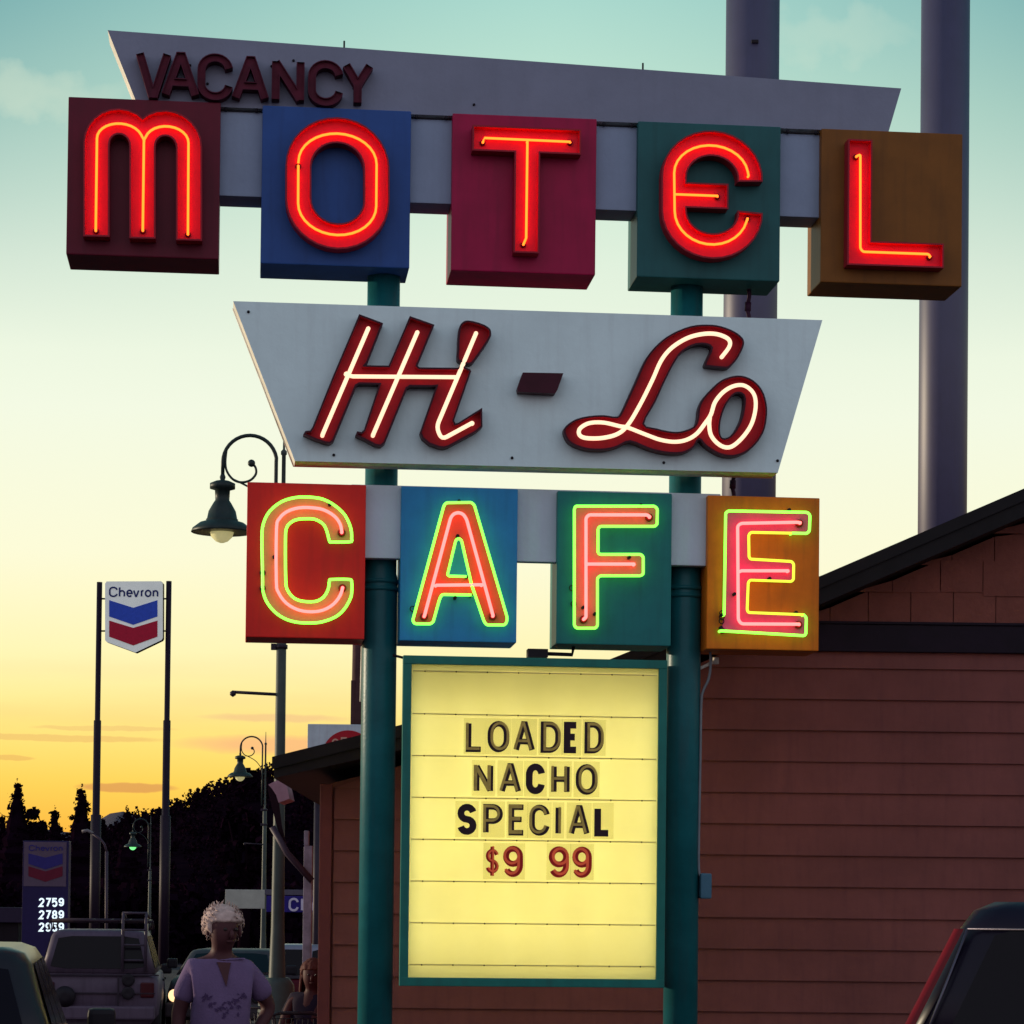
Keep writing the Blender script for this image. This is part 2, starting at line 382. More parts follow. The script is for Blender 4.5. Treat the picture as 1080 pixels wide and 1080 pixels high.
# ------------------------------------------------------------------ glyphs (unit box, y down)
G = {
 'V': [([(0, 0), (.45, 1), (.55, 1), (1, 0)], 0)],
 'A': [([(0, 1), (.45, 0), (.55, 0), (1, 1)], 0), ([(.2, .68), (.8, .68)], 0)],
 'C': [(arc(.5, .32, .5, .32, -8, -180) + arc(.5, .68, .5, .32, 180, 8), 0)],
 'N': [([(0, 1), (0, 0)], 0), ([(0, 0.02), (1, .98)], 0), ([(1, 1), (1, 0)], 0)],
 'Y': [([(0, 0), (.5, .52), (1, 0)], 0), ([(.5, .48), (.5, 1)], 0)],
 'L': [([(0, 0), (0, 1), (1, 1)], 0)],
 'O': [(arc(.5, .4, .5, .4, -180, 0) + arc(.5, .6, .5, .4, 0, 180), 1)],
 'D': [([(0, 0), (.4, 0)] + arc(.4, .4, .6, .4, -90, 0) + arc(.4, .6, .6, .4, 0, 90) + [(0, 1)], 1)],
 'E': [([(1, 0), (0, 0), (0, 1), (1, 1)], 0), ([(0, .48), (.85, .48)], 0)],
 'H': [([(0, 0), (0, 1)], 0), ([(1, 0), (1, 1)], 0), ([(0, .5), (1, .5)], 0)],
 'S': [(arc(.5, .25, .5, .25, -12, -270) + arc(.5, .75, .5, .25, -90, 168), 0)],
 'P': [([(0, 1), (0, 0), (.5, 0)] + arc(.5, .28, .5, .28, -90, 90) + [(0, .56)], 0)],
 'I': [([(.5, 0), (.5, 1)], 0)],
 '$': [([(.5 + (x - .5) * .95, .12 + y * .76) for x, y in arc(.5, .25, .5, .25, -12, -270) + arc(.5, .75, .5, .25, -90, 168)], 0), ([(.5, -.03), (.5, 1.03)], 0)],
 '9': [(arc(.5, .3, .5, .3, 0, 360, 20), 1), ([(1, .3), (1, .6)] + arc(.5, .66, .5, .34, 0, 150), 0)],
 '2': [(arc(.5, .27, .5, .27, -175, 25) + [(0, 1), (1, 1)], 0)],
 '7': [([(0, 0), (1, 0), (.3, 1)], 0)],
 '5': [([(1, 0), (.08, 0), (.04, .42)] + arc(.5, .66, .5, .34, -120, 150), 0)],
 '8': [(arc(.5, .25, .42, .25, 0, 360, 16), 1), (arc(.5, .74, .5, .26, 0, 360, 16), 1)],
 '.': [([(.5, .93), (.5, 1.0)], 0)],
 'h': [([(0, 0), (0, 1)], 0), ([(0, .62)] + arc(.5, .6, .5, .22, -180, 0) + [(1, 1)], 0)],
 'e': [([(0, .66), (1, .66)] + arc(.5, .66, .5, .34, 0, -318, 18), 0)],
 'v': [([(0, .34), (.44, 1), (.56, 1), (1, .34)], 0)],
 'r': [([(0, .34), (0, 1)], 0), ([(0, .62)] + arc(.7, .62, .7, .26, -180, -80), 0)],
 'o': [(arc(.5, .67, .5, .33, 0, 360, 18), 1)],
 'n': [([(0, .34), (0, 1)], 0), ([(0, .62)] + arc(.5, .6, .5, .22, -180, 0) + [(1, 1)], 0)],
}
def glyph(ch, a, c, w, wf=None, off=(0, 0)):
    # a = top-left (x, z), c = bottom-right (x, z); outer box of the letter
    x0, x1, z1, z0 = a[0] + w / 2, c[0] - w / 2, a[1] - w / 2, c[1] + w / 2; out = []
    if ch in 'VAY': x0 -= w * .02; x1 += w * .02
    for path, closed in G[ch]:
        pp = [(x0 + (x1 - x0) * x + off[0], z1 - (z1 - z0) * y + off[1]) for x, y in path]
        out += strokes(pp, wf or w, bool(closed))
    if ch in 'VAYN':   # butt the slanted ends on the box
        pass
    return out

# ================================================================== THE SIGN
YAW = math.atan(FPX / 28570)
SF = Frame((0, 16.3, 0), YAW)
S = SF.pick
PPM = FPX / 16.3
sign = thing('motel_sign', 'tall neon sign reading MOTEL Hi-Lo CAFE on two teal poles above a lit letter board', 'sign', (0, 16.3, 0), YAW)

def rectbox(name, tl, br, y0, y1, mats, parent, bev=.008):
    a, c = S(*tl, y0), S(*br, y0); b = MB(); b.box(a[0], c[0], y0, y1, c[1], a[1], 0, bev); return b.build(name, mats, parent)

# poles
def sx(px, py, y): return S(px, py, y)[0]
PY = .25
for k, (c1, c2) in enumerate((((404.5, 400), (394.3, 1078)), ((723.5, 400), (717.5, 1078)))):
    xx = (sx(*c1, PY) + sx(*c2, PY)) / 2
    zt = S(404, 262, PY)[1]
    b = MB(); b.lathe((xx, PY, 0), [(.106, 0), (.106, S(0, 600, PY)[1]), (.100, S(0, 596, PY)[1]), (.100, zt)], 28)
    po = b.build('pole', teal, sign); po['label'] = ('left' if k == 0 else 'right') + ' teal steel pole of the sign'
    for yy in (614, 622):
        zc_ = S(404, yy, PY)[1]; b = MB(); b.lathe((xx, PY, zc_ - .012), [(.112, 0), (.112, .024)], 28); b.build('weld_collar', teal, po)
    b = MB(); b.lathe((xx, PY, .0), [(.2, .13), (.2, .16), (.13, .17), (.11, .3)], 24); b.build('base_plate', teal, po)
    if k == 0: XL = xx
    else: XR = xx

# top banner (trapezoid) with VACANCY
y0 = .06
pl = [S(113.5, 31.8, y0), S(950.6, 93.2, y0), S(937, 139.5, y0), S(144.5, 109.5, y0)]
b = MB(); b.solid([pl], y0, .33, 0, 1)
banner = b.build('top_banner', [grey_top_shaded, cream_edge], sign)
for px, py in ((363, 50), (678, 73.3)):
    q = S(px, py, .2); b = MB(); b.tube([(q[0], .2, q[1] - .06), (q[0], .2, q[1] + .04)], .006, 5); b.build('lifting_pin', black, banner)
for px, py in ((200.5, 68.5), (286.5, 69.5), (309.5, 63.5), (219, 88), (373, 93), (500, 110)):
    q = S(px, py, .05); b = MB(); b.lathe((q[0], .062, q[1]), [(.008, 0), (.008, -.010), (.004, -.013)], 8, axis='y'); b.build('bolt', black, banner)
vac = [('V', 143.5, 51.7, 179.8, 103.5), ('A', 171, 53.8, 210, 104.6), ('C', 208.5, 55.4, 245.4, 106.2), ('A', 245, 58.2, 283.5, 108), ('N', 287, 60, 320.8, 109.8), ('C', 325.2, 62.5, 361.8, 112.2), ('Y', 361.5, 64, 393.4, 112.8)]
words_v = ['V', 'first A', 'first C', 'second A', 'N', 'second C', 'Y']
for (ch, ax, ay, bx, by), wd in zip(vac, words_v):
    ya = -.02; pa, pb = S(ax, ay, ya), S(bx, by, ya); b = MB()
    g = glyph(ch, pa, pb, .048); gi = glyph(ch, pa, pb, .048, .037)
    b.channel(g, gi, ya, ya + .022, y0 - .004, 0, 1)
    o = b.build('vacancy_letter', [vac_mat, mat('faded_red_side', (.07, .006, .022), .6, var=.2)], banner)
    b = MB()
# straight beam behind the five boxes
a1, a2 = S(160, 113.2, .065), S(940, 230.5, .065)
zb = S(460, 214.6, .065)[1]; zt = S(460, 127.0, .065)[1]
b = MB(); b.box(a1[0], a2[0], .065, .325, zb, zt + .004, 0, .004); beam = b.build('upper_beam', grey_race_shaded, sign)
for x0_, x1_ in ((233, 276), (434, 476), (632, 672), (826, 866)):
    p0, p1 = S(x0_, 100, .05)[0], S(x1_, 100, .05)[0]; zz = zt + .008
    b = MB(); b.tube([(p0, .052, zz), (p1, .052, zz)], .0045, 6); 
    for q in (p0 + .03, p1 - .03): b.lathe((q, .05, zz), [(.009, -.008), (.009, .016)], 8)
    b.build('seam_rod', black, beam)

RP = []
def neon(name, paths, y, r, mt, parent, back=.045, posts=None, hook=True, ecol=None, n=8):
    b = MB()
    for pth, closed in paths:
        pts = [(p[0], y, p[1]) for p in pth]
        if hook and not closed:
            pts = [(pts[0][0], y + back, pts[0][2]), (pts[0][0], y + .012, pts[0][2])] + pts[0:] + [(pts[-1][0], y + .012, pts[-1][2]), (pts[-1][0], y + back, pts[-1][2])]
        b.tube(pts, r, n, 0, True, closed)
    o = b.build(name, mt, parent)
    if posts:
        for p in posts:
            b = MB(); b.tube([(p[0], y - r * .3, p[1]), (p[0], y + back, p[1])], r * 1.25, 6)
            b.build('tube_support', ecol or black, parent)
    return o
def sk(pts, xc, s=.038): return [(x, y + s * (x - xc)) for x, y in pts]
def P(pts, y): return [S(px, py, y) for px, py in pts]
def snap(p, tol=.02):
    p = [Vector(q) for q in p]
    for i in range(len(p) - 1):
        a, c = p[i], p[i + 1]
        if abs(a.x - c.x) < tol and abs(a.y - c.y) > .08: xx = (a.x + c.x) / 2; a.x = c.x = xx
        if abs(a.y - c.y) < tol and abs(a.x - c.x) > .08: zz = (a.y + c.y) / 2; a.y = c.y = zz
    return p
def fillet(p, r, closed=False, n=4):
    p = [Vector(q) for q in p]; out = []; k = len(p)
    for i in range(k):
        if not closed and i in (0, k - 1): out.append(p[i]); continue
        a, b_, c = p[i - 1], p[i], p[(i + 1) % k]
        d1, d2 = (a - b_), (c - b_); q = min(r, d1.length * .45, d2.length * .45)
        s_, e_ = b_ + d1.normalized() * q, b_ + d2.normalized() * q
        for j in range(n + 1):
            t = j / n; out.append(s_ * (1 - t) ** 2 + b_ * 2 * t * (1 - t) + e_ * t * t)
    return out

YM = -.105   # front plane of the MOTEL channel letters
motel = {
 'M': dict(tl=(72.2, 101.8), br=(230.6, 273.6), lab='maroon box with a glowing red rounded letter M',
   st=[(sk([(101.6, 249.4), (101.6, 151.5)] + arc(125.9, 151.5, 24.3, 24.6, -180, 0) + [(150.2, 151.5), (150.2, 249.6)], 101.6), 0),
       (sk(arc(174.8, 151.5, 24.6, 24.6, -180, 0) + [(199.4, 151.5), (199.4, 249.8)], 101.6), 0)],
   tb=[(sk([(101.0, 243)] + [(102.3, 146)] + arc(126.3, 146, 24, 16.5, -180, -20) + [(151.8, 146), (150.6, 241)], 101.6), 0), (sk([(151.8, 146)] + arc(175.8, 147, 23, 16.5, -165, 0) + [(198.2, 243)], 101.6), 0)]),
 'O': dict(tl=(277, 110.9), br=(431.8, 283), lab='navy blue box with a glowing red rounded letter O',
   st=[(sk(arc(356, 176.5, 41.2, 39.4, -180, 0, 16) + arc(356, 210.5, 41.2, 38.6, 0, 180, 16), 356), 1)],
   tb=[(sk(arc(356, 172, 41.2, 31, -180, 0, 16) + arc(355.6, 216, 41.2, 32, 0, 180, 16) + [(314.6, 176)], 356), 0)]),
 'T': dict(tl=(477.4, 119.3), br=(627.8, 290.2), lab='crimson box with a glowing red letter T',
   st=[(sk([(498.3, 145.3), (613, 145.3)], 498, .036), 0), (sk([(555.8, 142), (555.8, 264.6)], 498, .036), 0)],
   tb=[(sk([(509.4, 149.5), (511, 145.2), (601.5, 146.6)], 498, .03), 0), (sk([(556.2, 147), (554.9, 249), (552.2, 255.5)], 498, .036), 0)]),
 'E': dict(tl=(673.2, 127.6), br=(822.3, 296.8), lab='dark teal box with a glowing red rounded letter E',
   st=[(sk(arc(751.2, 187.5, 40.2, 36.6, 4, -180, 16) + arc(751.2, 223, 40.2, 36.4, 180, -2, 16), 751), 0), (sk([(711, 206.5), (768.3, 206.5)], 751), 0)],
   tb=[(sk([(789.5, 184)] + arc(750, 184, 39, 30.5, -8, -180, 14) + arc(750, 224, 38.5, 34, 180, 14, 14) + [(788.5, 229)], 751), 0), (sk([(712, 206.5), (757, 206.5)], 751), 0)]),
 'L': dict(tl=(866.6, 135.4), br=(1014.4, 302.4), lab='brown ochre box with a glowing red letter L',
   st=[(sk([(907, 146.8), (907, 266.6), (995.6, 266.6)], 907, .036), 0)],
   tb=[(sk([(903.5, 165), (907.3, 163), (907.3, 262), (910, 265.5), (979, 265.5), (981, 268)], 907, .036), 0)]),
}
for ch, d in motel.items():
    bx = rectbox('letter_box', d['tl'], d['br'], 0, .40, [BOXM[ch]], sign, .007); lab(bx, d['lab'])
    W = .155 if ch not in 'L' else .152
    outer, inner = [], []
    for pth, cl in d['st']:
        q = P(pth, YM); q = snap(q) if ch in 'TL' else q
        outer += strokes(q, W, bool(cl))
        if not cl and len(q) > 1:
            q = [Vector(v) for v in q]; e = .010
            q[0] = q[0] + (q[1] - q[0]).normalized() * e * (1 if ch != 'E' or len(pth) > 3 else -1); q[-1] = q[-1] + (q[-2] - q[-1]).normalized() * e
            if ch == 'T' and len(pth) == 2 and pth[0][1] < 143: q[0] = Vector(P(pth, YM)[0])
            if ch == 'M' and abs(pth[0][0] - 101.6) > 1: q[0] = P(pth, YM)[0]
        inner += strokes(q, W - .020, bool(cl))
    b = MB(); b.channel(outer, inner, YM, YM + .050, -.003, 0, 1)
    b.build('channel_letter', [red_chan, red_side], bx)
    tp = []
    for pth, cl in d['tb']:
        q = P(pth, YM + .02); q = fillet(q, .03) if ch in 'L' else q; tp.append((q, False))
    ends = []
    for pth, cl in tp: ends.append(pth[-1])
    if ch in 'MTL': ends.append(tp[0][0][0])
    neon('neon_tube', tp, YM + .018, .0072, n_orange, bx, back=.028, posts=None)
    for e in ends:
        b = MB(); b.lathe((e[0], YM + .049, e[1]), [(.017, 0), (.017, -.014), (.011, -.018)], 10, axis='y')
        b.build('electrode', mat('electrode_housing', (.12, .01, .015), .5), bx)
# screws on box sides
for ch, d in motel.items(): pass

# ---------------- Hi-Lo panel
yh0, yh1 = -.085, .135
pl = [S(246, 317.6, yh0), S(867.4, 337.6, yh0), S(820.3, 498.6, yh0), S(311.0, 486.2, yh0)]
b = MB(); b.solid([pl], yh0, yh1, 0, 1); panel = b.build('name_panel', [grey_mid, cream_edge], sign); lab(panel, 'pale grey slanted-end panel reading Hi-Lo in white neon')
# thin metal trim along the ends
for p, q in ((pl[0], pl[3]), (pl[1], pl[2])):
    b = MB(); b.tube([(p[0], yh1 - .02, p[1]), (q[0], yh1 - .02, q[1])], .008, 6); b.build('edge_trim', cream_edge, panel)
YC = yh0 - .085
def crop(pts, ox, oy, s): return [(ox + x * s, oy + y * s) for x, y in pts]
s1 = 220 / 1080; s2 = 230 / 1080
def rs_(pts, ox, oy, s): return [tuple(v) for v in smooth(crop(pts, ox, oy, s), 3, True)]
hi_o = crop([(338, 55), (462, 102), (382, 306), (370, 320), (490, 322), (600, 65), (728, 110), (640, 322), (650, 331), (848, 333), (862, 325), (872, 318), (895, 335), (912, 340), (918, 352), (830, 605), (836, 622), (850, 618),
   (975, 540), (976, 638), (945, 665), (800, 743), (775, 749), (750, 746), (700, 728), (664, 698), (652, 668), (735, 430), (715, 432), (602, 430), (586, 440), (472, 722), (450, 740), (420, 735), (370, 708), (318, 683), (327, 662), (350, 666), (362, 655), (440, 420), (340, 417), (324, 426), (206, 712), (186, 726), (160, 722), (100, 702), (48, 678), (60, 660), (84, 658), (96, 640), (200, 380)], 310, 320, s1)
dot_o = rs_([(875, 96), (900, 88), (940, 95), (985, 110), (1014, 130), (1021, 152), (1012, 186), (938, 294), (915, 314), (892, 313), (868, 304), (846, 288), (848, 230), (850, 170), (858, 118)], 310, 320, s1)
lo_o = rs_([(22, 553), (45, 525), (90, 500), (150, 487), (220, 483), (285, 490), (310, 460), (345, 385), (380, 308), (430, 200), (490, 128), (560, 78), (650, 42), (730, 34), (800, 42), (866, 68), (905, 98), (915, 125), (905, 160), (880, 206), (850, 240), (830, 250), (790, 248), (738, 242), (720, 235), (728, 206), (752, 150), (715, 132), (660, 140), (610, 170), (575, 215), (530, 300), (475, 420), (420, 525), (480, 548), (540, 562), (590, 565), (640, 552), (672, 532), (684, 495), (690, 445), (710, 400), (745, 360), (790, 318), (840, 294), (900, 287), (960, 310), (1005, 360), (1027, 430), (1027, 500), (1010, 570), (970, 630), (920, 670), (860, 688), (800, 680), (750, 655), (715, 628), (692, 604), (668, 640), (630, 665), (580, 674), (510, 668), (440, 650), (350, 615), (290, 640), (230, 655), (150, 655), (90, 640), (50, 618), (30, 590)], 590, 335, s2)
lo_h = rs_([(905, 380), (915, 400), (913, 440), (900, 500), (872, 556), (842, 588), (815, 597), (800, 585), (795, 550), (802, 498), (822, 440), (852, 395), (880, 375)], 590, 335, s2)
dash = [(551.5, 392.8), (594.2, 393.6), (588, 411), (585.5, 415), (546.5, 413.2), (545.8, 409)]
def casing(name, outs, holes, tubes, dep=.05):
    O = [P(o, YC) for o in outs]; I = [inset(o, .011) for o in O]
    b = MB()
    if holes:
        H = [P(h, YC) for h in holes]; Hi = [inset(h, -.011) for h in H]
        b2 = chan_holes(b, O, I, H, Hi, YC, YC + dep, yh0 - .003)
    else: b.channel(O, I, YC, YC + dep, yh0 - .003, 0, 1)
    o = b.build(name, [dred_chan, dred_side], panel)
    return o
def chan_holes(b, O, I, H, Hi, y0, yf, y1):
    k1 = len(O); k2 = k1 + len(I); k3 = k2 + len(H)
    vs, tris = cdt(O + I + H + Hi); n = len(vs)
    def cls(ids):
        inO = any(i < k1 for i in ids); inI = any(k1 <= i < k2 for i in ids); inH = any(k2 <= i < k3 for i in ids); inHi = any(i >= k3 for i in ids)
        if not inO or inH: return 0
        if inI and not inHi: return 2
        return 1
    A = [t for t, i in tris if cls(i)]; R_ = [t for t, i in tris if cls(i) == 1]; Fl = [t for t, i in tris if cls(i) == 2]
    V = lambda y: [(v[0], y, v[1]) for v in vs]
    b.add(V(y0), R_, 1); b.add(V(yf), Fl, 0)
    b.add(V(y0) + V(y1), [(a, c, c + n, a + n) for a, c in bedges(A)], 1)
    b.add(V(y0) + V(yf), [(a, c, c + n, a + n) for a, c in bedges(Fl)], 0)
hi = casing('script_letter', [hi_o], None, None); lab(hi, 'oxblood channel letters H and i')
idot = casing('script_letter', [dot_o], None, None); lab(idot, 'teardrop dot over the letter i')
for px, py in ((352, 480), (262, 329), (820, 486), (540, 483), (700, 488)):
    q = S(px, py, yh0); b = MB(); b.lathe((q[0], yh0 + .001, q[1]), [(.009, 0), (.009, -.008), (.004, -.011)], 8, axis='y'); b.build('bolt', black, panel)
lo = casing('script_letter', [lo_o], [lo_h], None); lab(lo, 'oxblood script letters L and o')
b = MB(); b.solid([P(dash, YC)], YC, yh0 - .003, 0, 1); b.build('dash', [dred_side, dred_side], panel)
yt = YC + .006
def TP(pts, ox, oy, s, sm=0): 
    q = P(crop(pts, ox, oy, s), yt); return smooth(q, 5) if sm else q
neon('neon_tube', [(TP([(386, 127), (148, 680)], 310, 320, s1), 0), (fillet(TP([(270, 362), (296, 378), (840, 382)], 310, 320, s1), .02), 0), (TP([(640, 147), (410, 680)], 310, 320, s1), 0),
                   (fillet(TP([(944, 152), (738, 640), (765, 705), (925, 618)], 310, 320, s1), .035), 0)], yt, .0125, n_white, panel, back=.038)
neon('neon_tube', [(TP([(808, 190), (838, 150), (845, 122), (828, 100), (780, 82), (720, 80), (650, 95), (590, 125), (540, 165), (500, 220), (460, 310), (400, 430), (340, 530), (290, 575), (220, 595), (150, 598), (110, 590), (96, 570), (106, 545), (150, 522), (220, 520), (300, 538), (340, 545), (430, 580), (500, 605), (570, 615), (630, 605), (680, 575), (720, 525), (750, 480), (770, 420), (810, 370), (860, 340), (910, 335), (950, 360), (970, 400), (970, 460), (950, 530), (910, 590), (860, 635), (820, 642), (780, 620), (750, 580), (742, 530), (745, 495)], 590, 335, s2, 1), 0)], yt, .0125, n_white, panel, back=.038)

# ---------------- CAFE
yr = .06
zt2, zb2 = S(404, 511.6, yr)[1], S(404, 588.8, yr)[1]
b = MB(); b.box(S(370, 550, yr)[0], S(760, 550, yr)[0], yr, .14, zb2, zt2, 0, .006); b.build('lower_beam', grey_race2, sign)
cs, as_, fs_, es = 150 / 853, 140 / 817, 135 / 788, 140 / 840
cafe = {
 'C': dict(tl=(261, 508.2), br=(384.2, 674.3), m='C', lab='brick red box with a letter C in green and pink neon', o=(255, 500), s=cs,
   out=[(125, 640), (124, 560), (121, 380), (130, 295), (168, 222), (238, 166), (320, 141), (400, 138), (485, 150), (560, 190), (620, 248), (654, 325), (659, 390), (650, 406), (540, 408), (526, 402), (512, 350), (490, 302), (440, 272), (385, 268), (335, 272), (295, 290), (268, 325), (262, 400), (264, 640), (277, 700), (312, 742), (362, 762), (440, 764), (490, 738), (518, 690), (526, 640), (538, 632), (645, 632), (659, 648), (660, 700), (652, 745), (615, 810), (560, 858), (475, 888), (400, 893), (325, 888), (255, 866), (195, 824), (148, 764), (127, 700)],
   green=None, pink=[[(600, 348), (590, 300), (555, 252), (492, 215), (420, 202), (340, 203), (270, 226), (225, 268), (208, 330), (207, 640), (220, 710), (268, 775), (340, 815), (420, 826), (490, 815), (550, 780), (590, 728), (605, 680)]], sm=1,
   post=[(125, 592), (125, 690), (528, 180), (195, 495)]),
 'A': dict(tl=(423.4, 512.6), br=(544.6, 678.0), m='A', lab='azure blue box with a letter A in green and pink neon', o=(415, 505), s=as_,
   out=[(480, 715), (298, 712), (284, 740), (245, 880), (228, 893), (130, 892), (118, 872), (310, 165), (325, 147), (480, 145), (498, 162), (702, 860), (690, 900), (575, 900), (558, 880), (510, 712)],
   tri=[(400, 368), (384, 378), (333, 590), (342, 598), (460, 600), (472, 590), (416, 376)],
   greenp=[(480, 715), (298, 712), (284, 740), (245, 880), (228, 893), (130, 892), (118, 872), (310, 165), (325, 147), (480, 145), (498, 162), (702, 860), (690, 900), (575, 900), (558, 880), (480, 650), (418, 378), (400, 366), (384, 378), (333, 590), (342, 598), (448, 601)],
   pink=[[(190, 845), (352, 240), (370, 216), (400, 207), (430, 218), (450, 250), (613, 843)], [(262, 655), (545, 652)]], sm=0, post=[(404, 135), (396, 350), (380, 730), (478, 715), (450, 603)]),
 'F': dict(tl=(588.2, 517.6), br=(707.4, 681.4), m='F', lab='green box with a letter F in green and pink neon', o=(580, 505), s=fs_,
   out=[(150, 905), (150, 185), (158, 168), (645, 168), (662, 185), (660, 280), (645, 293), (310, 293), (297, 305), (297, 455), (308, 465), (560, 465), (575, 480), (575, 585), (560, 597), (310, 597), (293, 610), (293, 905), (280, 920), (165, 920)],
   pink=[[(615, 234), (598, 222), (240, 222), (222, 240), (222, 852), (210, 863)], [(230, 525), (520, 525)]], sm=0, post=[(560, 160), (208, 790), (490, 483), (278, 830)]),
 'E': dict(tl=(746.6, 522.2), br=(863.4, 686.6), m='e', lab='orange box with a letter E in green neon, partly tinted yellow, around pink', o=(735, 515), s=es,
   out=[(162, 905), (182, 155), (200, 143), (700, 152), (716, 170), (712, 272), (695, 286), (342, 279), (328, 295), (330, 435), (340, 448), (600, 463), (613, 480), (611, 577), (598, 590), (336, 581), (325, 597), (318, 768), (326, 786), (678, 800), (693, 818), (690, 922), (678, 933)],
   greenp=[(172, 800), (182, 155), (200, 143), (700, 152), (716, 170), (712, 272), (695, 286), (600, 284)],
   green2=[(675, 800), (693, 818), (690, 922), (678, 933), (150, 902)],
   yellow=[(600, 284), (342, 279), (328, 295), (330, 435), (340, 448), (600, 463), (613, 480), (611, 577), (598, 590), (336, 581), (325, 597), (318, 768), (326, 786), (675, 800)],
   pink=[[(655, 218), (635, 215), (280, 222), (258, 238), (262, 832), (282, 858), (650, 860)], [(280, 522), (580, 522)]], sm=0, post=[(586, 135), (240, 668), (462, 570), (630, 785), (155, 880), (160, 800)]),
}
YG = -.05
loops = {'C': [(125, 592), (125, 685)], 'F': [(135, 672), (145, 770)], 'E': [(160, 790), (158, 815), (156, 840), (160, 900)], 'A': [(118, 800)]}
for key, d in cafe.items():
    bx = rectbox('letter_box', d['tl'], d['br'], 0, .36, [BOXM[d['m']]], sign, .006); lab(bx, d['lab'])
    for lp in loops[key]:
        c0 = P([(d['o'][0] + lp[0] * d['s'], d['o'][1] + lp[1] * d['s'])], -.02)[0]; b = MB(); b.tube([(c0[0] + .016 * math.cos(a / 10 * 6.283), -.012 - .010 * math.sin(a / 10 * 3.1416), c0[1] + .016 * math.sin(a / 10 * 6.283)) for a in range(10)], .0035, 5, closed=True); b.build('wire_loop', black, bx)
    paint = {'C': mat('apricot_letter_paint', (.76, .22, .13), .5, var=.1, scale=8), 'A': mat('scarlet_letter_paint', (.76, .09, .055), .5, var=.1, scale=8), 'F': mat('coral_letter_paint', (.76, .15, .14), .5, var=.1, scale=8), 'E': mat('rose_letter_paint', (.76, .07, .22), .5, var=.1, scale=8)}[key]
    def cp(pts, y): return P(crop(pts, *d['o'], d['s']), y)
    b = MB(); o_ = cp(d['out'], -.006); o_ = smooth(o_, 3, True) if d['sm'] else o_
    if d.get('tri'):
        vs, tris = cdt([o_, cp(d['tri'], -.006)])
        tr = [t for t, ids in tris if ids and not any(i == 1 for i in ids)]
        b._ext(vs, tr, -.006, .001, 0, 0)
    else: b.solid([o_], -.006, .001, 0)
    b.build('painted_letter', paint, bx)
    gp = d.get('greenp')
    if gp: paths = [(fillet(cp(gp, YG), .018), 0)]
    else: paths = [(fillet(cp(d['out'], YG), .018, True) if not d['sm'] else smooth(cp(d['out'], YG), 3, True), 1)]
    if d.get('green2'): paths.append((fillet(cp(d['green2'], YG), .018), 0))
    o = neon('neon_tube', paths, YG, .0085, n_green, bx, back=.046, posts=cp(d['post'], YG)); lab(o, 'green neon tube outlining the letter')
    if d.get('yellow'):
        o = neon('neon_tube', [(fillet(cp(d['yellow'], YG), .018), 0)], YG, .0085, n_green_tinted, bx, hook=False); lab(o, 'inner stretch of the green neon tube, tinted yellow')
    pk = [(smooth(cp(q, YG), 3) if d['sm'] else fillet(cp(q, YG), .03), 0) for q in d['pink']]
    o = neon('neon_tube', pk, YG, .0098, n_pink, bx, back=.046); lab(o, 'pink neon tube along the centre')
    ep = cp([d['pink'][0][0], d['pink'][0][-1]], YG)
    for e in ep:
        b = MB(); b.lathe((e[0], -.007, e[1]), [(.024, 0), (.024, -.018), (.016, -.022)], 12, axis='y')
        b.build('electrode', mat('electrode_red', (.25, .006, .01), .4), bx)
    # double-faced sign: unseen pink tubes added on the rear to redden the siding
    bk = .36 + .05
    b = MB()
    for q_, cl_ in pk: b.tube([(p[0], bk, p[1]) for p in q_], .0112, 6)
    b.build('rear_neon_tube', n_pink, bx)

# ---------------- marquee cabinet
ym = .02
fo = [S(425.8, 691.6, ym), S(702.4, 1041.8, ym)]; x0, x1, z1, z0 = fo[0][0], fo[1][0], fo[0][1], fo[1][1]
x0 = (x0 + S(420.9, 1040.2, ym)[0]) / 2; x1 = (x1 + S(702.6, 695.8, ym)[0]) / 2
z1 = (z1 + S(702.6, 695.8, ym)[1]) / 2; z0 = (z0 + S(420.9, 1040.2, ym)[1]) / 2
fw = .052
b = MB(); ca, cb_, cc_, cd_ = x0 + .012, x1 - .012, z0 + .012, z1 - .012; t_ = .02
b.box(ca, cb_, ym + .032, .275, cd_ - t_, cd_); b.box(ca, cb_, ym + .032, .275, cc_, cc_ + t_); b.box(ca, ca + t_, ym + .032, .275, cc_ + t_, cd_ - t_); b.box(cb_ - t_, cb_, ym + .032, .275, cc_ + t_, cd_ - t_)
cab = b.build('marquee_cabinet', cream_edge, sign); lab(cab, 'lit yellow changeable letter board in a teal frame')
b = MB()
b.box(x0, x1, ym, ym + .075, z1 - fw, z1, 0, .005); b.box(x0, x1, ym, ym + .075, z0, z0 + fw, 0, .005)
b.box(x0, x0 + fw, ym + .002, ym + .073, z0 + fw - .004, z1 - fw + .004, 0, .005); b.box(x1 - fw, x1, ym + .002, ym + .073, z0 + fw - .004, z1 - fw + .004, 0, .005)
b.build('frame', teal_frame, cab)
ix0, ix1, iz0, iz1 = x0 + fw - .004, x1 - fw + .004, z0 + fw - .004, z1 - fw + .004
yp = ym + .024
b = MB(); b.add([(ix0, yp, iz0), (ix1, yp, iz0), (ix1, yp, iz1), (ix0, yp, iz1)], [(0, 1, 2, 3)]); b.build('lit_panel', acryl, cab)
rvm = mat('rivet', (.12, .09, .04), .5)
